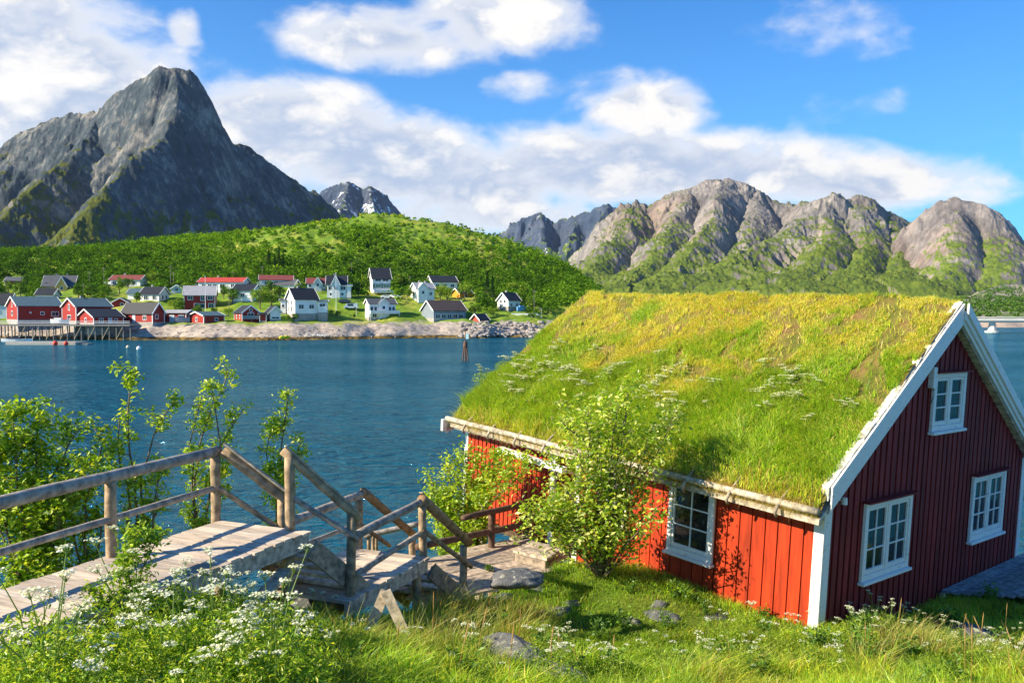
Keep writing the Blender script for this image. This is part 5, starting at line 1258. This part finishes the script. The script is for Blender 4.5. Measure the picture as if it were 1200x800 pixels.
yp = 8*F/(404-366); m = MB(); a = PX(6, 0, yp); b = PX(88, 0, yp); m.hexa([a+Vector((0, 0, -.3)), b+Vector((0, 0, -.3)), b+Vector((1, 4, -.3)), a+Vector((1, 4, -.3)), a+Vector((0, 0, .75)), b+Vector((0, 0, .75)), b+Vector((1, 4, .75)), a+Vector((1, 4, .75))]); m.build('float', plain('pontoon_concrete', (.42, .38, .33)), pont)
m = MB(); m.box(b.x-2.5, b.x+2.5, yp+1.0, yp+4, -.3, .3); m.build('end_float', VWOOD, pont)
def blob(name, label, c, r, mt, cat, sq=(1, 1, 1), ring=None):
    o = thing(name, label, cat, c); m = MB(); n = 8
    prof = [(math.sin(math.pi*i/n), -math.cos(math.pi*i/n)) for i in range(n+1)]
    pts = [(0, 0, z*r*sq[2]) for (_, z) in prof]; m.tube(pts, [max(.02, q*r) for q, _ in prof], 12, cap=True); m.build('float', mt, o, True)
    m = MB(); m.tube([(0, 0, r*sq[2]*.9), (0, 0, r*sq[2]*1.35)], r*.16, 6); m.build('eyelet', VWOOD, o)
    return o
BR = plain('buoy_red', (.75, .05, .02), .4); BW = plain('buoy_white', (.82, .8, .76), .4)
blob('mooring_buoy', 'red buoy against the pontoon, the left one of two', PX(64.4, .45, yp-1.2), .6, BR, 'buoy'); blob('mooring_buoy', 'red buoy against the pontoon, the right one nearer its dark end', PX(77, .4, yp-1.2), .55, BR, 'buoy')
blob('mooring_buoy', 'small cream buoy floating beyond the white one', PX(149.5, .2, 8*F/(407.5-366)), .38, plain('buoy_cream', (.8, .6, .4)), 'buoy'); blob('mooring_buoy', 'white buoy floating off the shore rocks', PX(162.3, .25, 8*F/(409.5-366)), .5, BW, 'buoy')
q = PZ(48, 518, 0.1); blob('mooring_buoy', 'orange-red buoy floating nearest, seen through the left shrub', (q.x, q.y, .12), .17, BR, 'buoy')
def boat(name, label, c, rz, Ln, bm, hh, mt, cov=None, cat='boat'):
    o = thing(name, label, cat, c, rz); m = MB(); n = 9; rings = []
    for i in range(n):
        t = i/(n-1); x = (t-.5)*Ln; wd = bm/2*math.sin(min(1, .35+t*.9 if t < .5 else (1-t)*2.05+.02)*math.pi/2); sh = hh*(1+.25*(2*t-1)**2)
        rings.append([(x, -wd, sh), (x, -wd*.75, sh*.3), (x, 0, 0), (x, wd*.75, sh*.3), (x, wd, sh)])
    vs_ = [p for r in rings for p in r]; fs = [(i*5+j, (i+1)*5+j, (i+1)*5+j+1, i*5+j+1) for i in range(n-1) for j in range(4)]+[(0, 1, 2, 3, 4)]
    m.add(vs_, fs); h = m.build('hull', mt, o); sm = h.modifiers.new('shell', 'SOLIDIFY'); sm.thickness = .06
    m = MB(); m.box(-Ln*.3, Ln*.1, -bm*.3, bm*.3, hh*.5, hh*1.5); m.build('cover', cov or VW, o)
    return o
boat('motorboat', 'small white motorboat with dark cover moored behind the pontoon', PX(20, .3, yp+6.5), .05, 7.5, 2, .9, BW, plain('navy_cover', (.02, .03, .08)))
boat('rowing_boat', 'white boat standing on the pier between the red boathouses', PX(70.5, zd+.02, y_p+2.2), .03, 5.2, 1.6, 1.3, BW, BW)
boat('kayak', 'yellow kayak pulled up on the shore rocks, left one of a pair', (P(332, 398.3, 248).x, 248, .5), .9, 2.4, .9, .5, plain('kayak_yellow', (.8, .7, .02)), plain('kayak_yellow', (.8, .7, .02)), 'kayak')
boat('kayak', 'yellow kayak pulled up on the shore rocks, right one of a pair', (P(336.5, 398.0, 249).x, 249, .6), 1.1, 2.4, .9, .5, MATS['kayak_yellow'], MATS['kayak_yellow'], 'kayak')
boat('kayak', 'lone yellow kayak on the rocks below the tiny red boathouse', (P(256, 396.5, 250.5).x, 250.5, .9), .5, 3.2, .8, .5, MATS['kayak_yellow'], MATS['kayak_yellow'], 'kayak')
boat('rowing_boat', 'blue boat lying beside the white house near the road', P(612, 365, 303), .5, 4, 1.6, 1.4, plain('boat_blue', (.12, .32, .6)), MATS['boat_blue'])
boat('rowing_boat', 'dark boat parked by the red garage', P(214, 377, 255), .3, 4, 1.6, 1.2, VG, VG)
# vehicles
def car(label, px, py, c, rz, Lc=4.3, van=False, Y=None):
    Y = Y or hit(px, py); p = P(px, py, Y); o = thing('parked_car', label, 'van' if van else 'car', p, rz); m = MB()
    hh = 1.9 if van else 1.4
    body = [(-Lc/2, .35), (-Lc/2, .95), (-Lc*.42, 1.0), (-Lc*.3, hh), (Lc*(.42 if van else .2), hh), (Lc*(.47 if van else .33), 1.0), (Lc/2, .85), (Lc/2, .35)]
    n = len(body); vs_ = [(x, -.85, z) for x, z in body]+[(x, .85, z) for x, z in body]
    m.add(vs_, [tuple(range(n)), tuple(range(2*n-1, n-1, -1))]+[(i, i+n, (i+1) % n+n, (i+1) % n) for i in range(n)]); m.build('body', c, o)
    for x in (-Lc*.3, Lc*.3):
        for y in (-.86, .86):
            m = MB(); m.tube([(x, y-.1, .33), (x, y+.1, .33)], .33, 12); m.build('wheel', MATS['black_rubber'], o)
    m = MB(); m.box(-Lc*.24, Lc*.16, -.87, -.852, 1.02, hh-.12); m.build('side_window', FG, o)
car('light blue van parked on the road behind the small lawn', 411.5, 362, plain('car_pale_blue', (.45, .58, .68), .35), .1, 4.8, True)
car('dark car parked uphill left of the pale van', 404, 355, plain('car_dark', (.05, .08, .11), .3), .1)
car('white car parked in front of the tall three-storey house', 453, 350, plain('car_white', (.8, .8, .8), .3), .1)
car('white car at the right, under the balcony of the tall house', 463, 349.5, MATS['car_white'], -.1)
# poles, flagpoles, lamp, road barrier
PW = plain('pole_wood', (.20, .17, .14)); PWh = plain('pole_white', (.75, .75, .75))
def pole(kind, label, px, yt, ybt, mt=PW, r=.13, arm=True, Y=None, cat='utility pole'):
    Y = Y or hit(px, ybt); b = P(px, ybt, Y); t_ = P(px, yt, Y); o = thing(kind, label, cat, b); hgt = t_.z-b.z
    m = MB(); m.tube([(0, 0, -1.5), (0, 0, hgt)], [r, r*.6], 7); m.build('pole', mt, o)
    if arm: m = MB(); m.box(-.7, .7, -.06, .06, hgt-.7, hgt-.58); m.build('crossarm', mt, o)
    elif cat == 'flagpole': m = MB(); m.tube([(0, 0, hgt), (0, 0, hgt+.25)], [.12, .05], 6); m.build('finial', PWh, o)
    return o
for (px, yt, yb2, lb) in ((105, 317, 338, 'wooden utility pole right of the yellow house'), (122, 312.5, 341, 'taller wooden utility pole left of the maroon-roofed white house'), (98, 332, 349, 'short wooden utility pole above the slate-roofed boathouses'),
        (200, 311, 336, 'wooden utility pole rising left of the red two-storey house'), (203.5, 318, 337, 'leaning stay pole beside the utility pole left of the red two-storey house'), (273.5, 318, 332, 'utility pole above the red-roofed long house'), (307.6, 311, 328, 'utility pole at the forest edge by the maroon-roofed blue house'),
        (412, 307, 325, 'utility pole in the woods above the large gabled white house'), (480, 323, 343, 'utility pole left of the bay-gabled white house'), (626, 339, 367, 'utility pole right of the white house near the road'), (268.5, 347, 362, 'utility pole in the garden right of the red two-storey house')):
    pole('utility_pole', lb, px, yt, yb2)
pole('flagpole', 'white flagpole standing in front of the red two-storey house', 241, 324, 366, PWh, .1, False, cat='flagpole')
pole('flagpole', 'tall white flagpole on the lawn in front of the large gabled white house', 394, 320, 366, PWh, .1, False, cat='flagpole')
pole('flagpole', 'short white garden pole left of the balcony house', 417.5, 355, 371, PWh, .07, False, cat='flagpole')
lo_ = pole('street_lamp', 'grey street lamp at the right end of the road barrier', 634.5, 361, 375, plain('galvanised', (.5, .5, .5)), .1, False, Y=300, cat='street lamp')
m = MB(); m.tube([(0, 0, 3.9), (-.9, 0, 4.15)], .06, 6); m.box(-1.4, -.8, -.15, .15, 4.05, 4.2); m.build('lamp_head', MATS['galvanised'], lo_)
br = thing('road_barrier', 'long white rail barrier along the shore road beside the white house', 'barrier'); a = P(599, 368.3, 300); b = P(633, 368.3, 300)
m = MB(); m.beam(a, b, .1, .75); m.build('rail', PWh, br)
for k in range(8): q = a.lerp(b, k/7); m = MB(); m.box(q.x-.06, q.x+.06, q.y+.06, q.y+.18, q.z-1.6, q.z+.1); m.build('post', MATS['galvanised'], br)
# stone quay wall under the road at the right of the village
m = MB(); a = P(588, 372, 291); b = P(655, 374, 291)
# beacon standing in the water
yb3 = 8*F/(423-366); bc = thing('sea_beacon', 'iron tripod beacon with a pale lantern box standing in the fjord', 'beacon', PX(545.3, 0, yb3)); sB = yb3/F
ir = plain('rusty_iron', (.14, .07, .045), .8, .4, 6)
for (dx, dy) in ((-5.2, 0), (4.6, 1), (0, -6), (.5, 6)):
    m = MB(); m.tube([(dx*sB, dy*sB, -2), (dx*sB*.25, dy*sB*.25, 19*sB)], .13, 6); m.build('leg', ir, bc)
m = MB(); m.tube([(0, 0, 17*sB), (0, 0, 23*sB)], [3*sB, 2*sB], 8); m.build('platform', ir, bc)
m = MB(); m.tube([(0, 0, 23*sB), (0, 0, 41*sB)], .06, 6); m.build('mast', ir, bc)
m = MB(); m.box(.1, .55, -.2, .25, 26*sB, 32*sB); m.build('lantern_box', plain('pale_teal', (.5, .75, .78)), bc)
# birds on the tide line
birdm = plain('bird_white', (.82, .82, .8))
bp = None
for k in range(12):
    px = 357+k*2.6+random.uniform(-1, 1); Yb = hit(px, 394.6+random.uniform(-.6, .8)); p = P(px, 395, Yb); p.z = far_zf(p.x, p.y)
    if bp is None:
        bp = thing('gull', 'white gull resting on the tide line of the shore rocks', 'gull', p, 0, 'gulls on the shore rocks'); m = MB()
        m.tube([(-.32, 0, .28), (-.15, 0, .25), (.05, 0, .27), (.2, 0, .36), (.28, 0, .45), (.36, 0, .44)], [.01, .09, .13, .09, .06, .01], 8); m.tube([(0, .04, 0), (0, .04, .2)], .012, 4); m.tube([(0, -.04, 0), (0, -.04, .2)], .012, 4); m.build('body', birdm, bp, True)
    else:
        g = copy_tree(bp); g.location = p; g.rotation_euler = (0, 0, random.uniform(0, 6)); 
    (bp if k == 0 else g).scale = (1.3,)*3
# bridge on the right
bg = thing('road_bridge', 'low pale concrete road bridge crossing the fjord at the right', 'bridge'); CON = plain('bridge_concrete', (.50, .49, .47), .8, .1, .5)
Yb = 8*F/(389.5-366); zt = P(1160, 372.8, Yb).z
a = Vector((P(1060, 0, Yb).x, Yb+6, 0)); b = Vector((P(1330, 0, Yb).x, Yb-14, 0))
m = MB(); m.beam(xy(a, zt-.5), xy(b, zt-.5), 6, .9); m.build('deck', CON, bg)
m = MB(); m.beam(xy(a, zt-1.3), xy(b, zt-1.3), 3.6, .7); m.build('girder', CON, bg)
for dy in (-2.8, 2.8): m = MB(); m.beam(xy(a, zt+.45)+Vector((0, dy, 0)), xy(b, zt+.45)+Vector((0, dy, 0)), .1, .25); m.build('parapet', CON, bg)
for px in (1161, 1255):
    q = P(px, 389, Yb-1); f = (q.x-a.x)/(b.x-a.x); qy = a.y+(b.y-a.y)*f
    m = MB(); m.tube([(q.x, qy, -.4), (q.x, qy, zt-1.66)], [1.9, 1.1], 10); pr_ = m.build('pillar', CON, bg)
    m = MB(); m.tube([(q.x, qy, -1), (q.x, qy, .75)], [2.9, 2.7], 14); m.build('pillar_footing', CON, pr_)

# ------------------------------------------------------------------ trees of the village and the wooded hill
def crown(n, r, sq=(1, 1, 1.1), lobes=9, size=.55, seed=0):
    lc = rand_unit(lobes)*rng.uniform(.35, .75, (lobes, 1))*r; lr = r*rng.uniform(.35, .55, lobes)
    k = rng.integers(0, lobes, n); C = lc[k]+rand_unit(n)*lr[k][:, None]*rng.uniform(.6, 1.05, (n, 1))
    C = C*np.array(sq); return leaves(C, size, .25, .8, .3)+(len(C),)
TG = [(.055, .13, .018), (.085, .18, .022), (.04, .09, .018), (.13, .22, .03)]
TY = [(.14, .24, .025), (.20, .30, .035), (.10, .18, .02), (.26, .33, .05)]
def tree_proto(kind, label, r, cs_, trunk_h, group, conifer=False):
    o = thing(kind, label, 'tree', (0, 0, 0), 0, group); m = MB(); m.tube([(0, 0, -.8), (.1, 0, trunk_h), (.0, .1, trunk_h+r*1.1)], [.2, .15, .05], 6)
    for k in range(5):
        a = k*1.3; m.tube([(0, 0, trunk_h*(.7+.08*k)), (math.cos(a)*r*.5, math.sin(a)*r*.5, trunk_h+r*.7)], [.07, .03], 5)
    m.build('trunk', BARK, o)
    if conifer:
        n = 900; t = rng.random(n)**.8; z = .8+t*7.5; rr = (1-t)*2.0*(.7+.3*np.sin(z*9))*np.sqrt(rng.random(n)); a = rng.uniform(0, 6.28, n)
        V, Fc = leaves(np.stack([np.cos(a)*rr, np.sin(a)*rr, z], -1), .42, .2, .5); nn = n
    else:
        V, Fc, nn = crown(750, r, (1, 1, .95), 10, .42); V = V+np.array([0, 0, trunk_h+r*.75])
    np_mesh('crown', V, [Fc], FAR_LEAF, mixcol(nn, cs_, None, .2, 4), o); return o
tp = [tree_proto('birch_tree', '', 2.5, TG, 1.5, 'garden trees between the houses'), tree_proto('birch_tree', '', 2.7, TY, 1.4, 'garden trees between the houses'), tree_proto('birch_tree', '', 2.2, TG+TY, 1.6, 'garden trees between the houses'), tree_proto('spruce_tree', '', 2, [(.02, .05, .015), (.03, .065, .02)], 1, 'garden trees between the houses', True)]
tu = [False]*4
TREES = [(222, 356, 1.6, 1, 'broad yellow-green tree left of the red two-storey house'), (205, 366, 1.2, 1, 'round green tree behind the red garage'), (212, 370, 1.1, 0, 'dark green tree behind the red garage'), (231, 371, 1., 0, 'dark bushy tree under the red two-storey house'),
    (305, 362, 1.7, 1, 'broad round yellow-green tree behind the red waterside cabin'), (318, 361, 1.3, 1, 'yellow-green tree right of the round one'), (292, 352, 1.1, 2, 'small tree in front of the hidden white house'), (272, 357, 1.3, 0, 'dark green tree in the garden by the flagpole'), (281, 346, 1, 2, 'slim tree before the black-roofed white house'),
    (328, 350, 1.3, 0, 'dark tree left of the big waterfront house'), (318, 345, 1.2, 0, 'dark tree under the grey-roofed house'), (376, 336, 1., 0, 'small dark tree in front of the blue gabled house'), (24, 350, 1.4, 0, 'dark round tree above the leftmost boathouse'), (32, 338, 1.2, 0, 'tree left of the yellow house'), (10, 345, 1.2, 2, 'tree below the grey cottage'), (92, 350, 1.2, 0, 'dark tree right of the yellow house'), (108, 350, 1.3, 0, 'dense tree above the slate-roofed boathouses'), (118, 355, 1.1, 2, 'tree behind the second slate-roofed boathouse'),
    (140, 345, 1.5, 2, 'tree in front of the maroon-roofed white house'), (150, 340, 1.2, 0, 'second tree in front of the maroon-roofed white house'), (160, 356, .9, 0, 'small tree beside the black-roofed white house'), (180, 334, 1.3, 1, 'yellow-green tree right of the maroon-roofed house'), (190, 333, 1.2, 2, 'tree above the black-roofed white house'), (226, 338, 1.1, 0, 'tree left of the red-roofed long house'),
    (262, 350, 1.1, 0, 'tree under the red-roofed long house'), (420, 348, 1.5, 0, 'broad dark tree left of the tall white house'), (428, 340, 1.4, 2, 'tree on the slope behind the broad dark one'), (470, 340, 1.7, 2, 'tall tree right of the three-storey house'), (478, 352, 1.3, 2, 'tree left of the bay-gabled house'), (516, 352, 1.6, 1, 'yellow-green tree covering the slope house'), (524, 355, 1.3, 1, 'yellow-green tree right of the slope house'),
    (530, 368, 1.2, 0, 'dark tree right behind the barn roof'), (556, 372, 1.4, 2, 'pale bushy tree above the rust-red hut'), (565, 362, 1.5, 0, 'dark tree left of the white house near the road'), (578, 372, .9, 1, 'dry brownish bush right of the rust-red hut'), (577, 356, 1.5, 3, 'dark spruce directly left of the white house near the road'), (571, 350, 1.5, 3, 'dark spruce left behind the other spruce'), (315, 318, 1.3, 3, 'dark spruce in the wood above the blue house'), (322, 322, 1.3, 3, 'dark spruce right of the other wood spruce'), (332, 320, 1.2, 3, 'dark spruce above the hidden grey-roofed house'), (327, 315, 1.2, 3, 'highest dark spruce on the wooded slope'),
    (620, 364, 1.4, 2, 'tree right of the white house near the road'), (614, 350, 1.4, 2, 'tree above the road barrier'), (600, 345, 1.3, 1, 'yellow-green tree behind the white house near the road'), (545, 352, 1.4, 1, 'yellow-green tree above the barn'), (250, 370, .7, 0, 'bush behind the tiny red boathouse'), (268, 372, .7, 1, 'small yellow-green bush near the waterside cabin'),
    (372, 371, .55, 1, 'round golden bush in front of the big white house'), (388, 371, .6, 1, 'round bush at the right of the golden one'), (396, 372, .6, 0, 'low green bush at the lawn edge'), (355, 374, .8, 0, 'dark hedge bush below the big white house'), (345, 377, .7, 0, 'dark bush by the shore left of the hedge'), (338, 378, .6, 2, 'little bush on top of the shore rocks'), (415, 374, .5, 2, 'small bush at the foot of the lawn'), (408, 336, 1.1, 0, 'dark tree right of the large gabled house'), (420, 322, 1.4, 0, 'dark tree in the wood left of the three-storey house'), (360, 318, 1.2, 0, 'tree above the blue gabled house'), (350, 345, 1., 2, 'tree behind the roof of the big waterfront house')]
for (px, py, sc, k, lb) in TREES:
    Y = hit(px, py); p = P(px, py, Y); rz = random.uniform(0, 6.28)
    o = tp[k] if not tu[k] else copy_tree(tp[k]); tu[k] = True
    o.location = (p.x, p.y, far_zf(p.x, p.y)); o.rotation_euler = (0, 0, rz); o.scale = (sc*.8, sc*.8, sc*.8*random.uniform(.85, 1.1)); o['label'] = lb

def wood():
    N = 19000; c = rng.uniform(-60, 745, N); Y = rng.uniform(292, 500, N)**1.0; X = (c-600)/F*Y; z = far_z(X, Y)
    S_ = far_shore(c); t = Y-S_
    dens = np.clip((t-38)/40, 0, 1)
    dens = np.where(c < 560, dens, np.clip((t-20)/20, 0, 1))
    p = fbm(X*.03, Y*.03, 4, 301); open_ = np.clip((z-22)/20, 0, 1)*np.clip((c-200)/120, 0, 1)
    keep = (rng.random(N) < dens*(1-open_*.9*np.clip((p-.28)*6, 0, 1))) & (z > 3.)
    for (h0, h1, hy) in HOUSES: keep &= ~((c > h0) & (c < h1) & (Y > hy-34) & (Y < hy+11))
    X, Y, z, c = X[keep], Y[keep], z[keep], c[keep]; N = len(X)
    hi = np.clip((z-26)/26, 0, 1); r = np.exp(rng.normal(.38, .34, N))*(1-.55*hi)
    k = 34
    U = rand_unit(N*k).reshape(N, k, 3); U[..., 2] = np.abs(U[..., 2])*1.25-.2
    rad = r[:, None]*rng.uniform(.65, 1.1, (N, k)); lump = 1+.25*np.sin(U[..., 0]*5+X[:, None])*np.cos(U[..., 1]*4+Y[:, None])
    C = np.stack([X, Y, z+r*.75], -1)[:, None, :]+U*(rad*lump)[..., None]
    C = C.reshape(-1, 3); V, Fc = leaves(C, .72, .3, .85, .25); s_ = np.repeat((r/1.6)[:, None], k, 1).ravel()
    base = np.array([[.07, .16, .012], [.11, .22, .015], [.19, .31, .02], [.04, .095, .012], [.31, .35, .03]])
    bright = fbm(X*.02+5, Y*.02, 3, 302)
    idx = np.clip((rng.random(N)*2.6+np.clip((c-150)/250, -.6, 1)*bright*1.5+hi*1.3).astype(int), 0, 4); bc_ = base[[3, 0, 1, 2, 4]][idx]
    cc_ = np.repeat(bc_, k, 0)*rng.uniform(.75, 1.25, (N*k, 1))
    return V, Fc, np.repeat(cc_, 4, 0)
V, Fc, C = wood()
o = np_mesh('woodland', V, [Fc], FAR_LEAF, C); tagit(o, 'bushy green wood covering the round hill behind the village', 'woodland', kind='stuff')
# shrub cover on the far right shore
N = 2600; c = rng.uniform(1080, 1280, N); Y = rng.uniform(480, 1300, N); X = (c-600)/F*Y; z = fr_z(X, Y); k = (z > 5) & (fbm(X*.02, Y*.02, 3, 401) > .45); X, Y, z = X[k], Y[k], z[k]; N = len(X)
C = (np.stack([X, Y, z+1.2], -1)[:, None, :]+rand_unit(N*16).reshape(N, 16, 3)*rng.uniform(1, 2.4, (N, 1, 1))).reshape(-1, 3); V, Fc = leaves(C, 1.5, .3, .85)
o = np_mesh('scrub', V, [Fc], FAR_LEAF, mixcol(len(C), [(.05, .11, .02), (.09, .17, .03)], None, .2, 4)); tagit(o, 'green scrub on the far shore behind the bridge', 'scrub', kind='stuff')
# loose rocks along the village shore
N = 260
rk = MB()
def rock_mesh(seed, r):
    n = 6; th = np.linspace(0, np.pi, n+1); vs_ = []; 
    for i in range(n+1):
        for j in range(9):
            ph = 2*math.pi*j/9; d = np.array([math.sin(th[i])*math.cos(ph), math.sin(th[i])*math.sin(ph), math.cos(th[i])*.6])
            vs_.append(d*r*(1+.3*random.uniform(-1, 1)*(0 < i < n)))
    fs = [(i*9+j, (i+1)*9+j, (i+1)*9+(j+1) % 9, i*9+(j+1) % 9) for i in range(n) for j in range(9)]
    return vs_, fs
ISR = plain('shore_stone', (.30, .27, .25), .9, .35, 1.2)
for k in range(N):
    px = random.choice([random.uniform(130, 545), random.uniform(540, 650), random.uniform(540, 650), random.uniform(540, 650)]); py = random.uniform(378 if px > 540 else 386, 396)
    Y = hit(px, py, 244, 300); p = P(px, py, Y); vs_, fs = rock_mesh(k, random.uniform(.3, 1.1) if px > 540 else random.uniform(.15, .4)); zt_ = far_zf(p.x, p.y)
    rk.add([(v_[0]+p.x, v_[1]+p.y, v_[2]+zt_) for v_ in vs_], fs)
o = rk.build('shore_stones', ISR); tagit(o, 'tumbled stones along the tide line below the village', 'stones', kind='stuff')

# ------------------------------------------------------------------ sea air
hz = MB(); hz.box(-6500, 6500, -300, 8200, -8, 1400)
def haze_fn(t):
    t.n.remove(t.b); pv = t.node('ShaderNodeVolumePrincipled'); pv.inputs['Color'].default_value = (.6, .8, 1, 1)
    pv.inputs['Density'].default_value = 2.2e-5; pv.inputs['Anisotropy'].default_value = .2; t.l.new(pv.outputs[0], t.o.inputs['Volume'])
o = hz.build('haze', mat('haze_air', haze_fn)); tagit(o, 'thin pale blue sea air between the shore and the mountains', 'haze', kind='stuff')
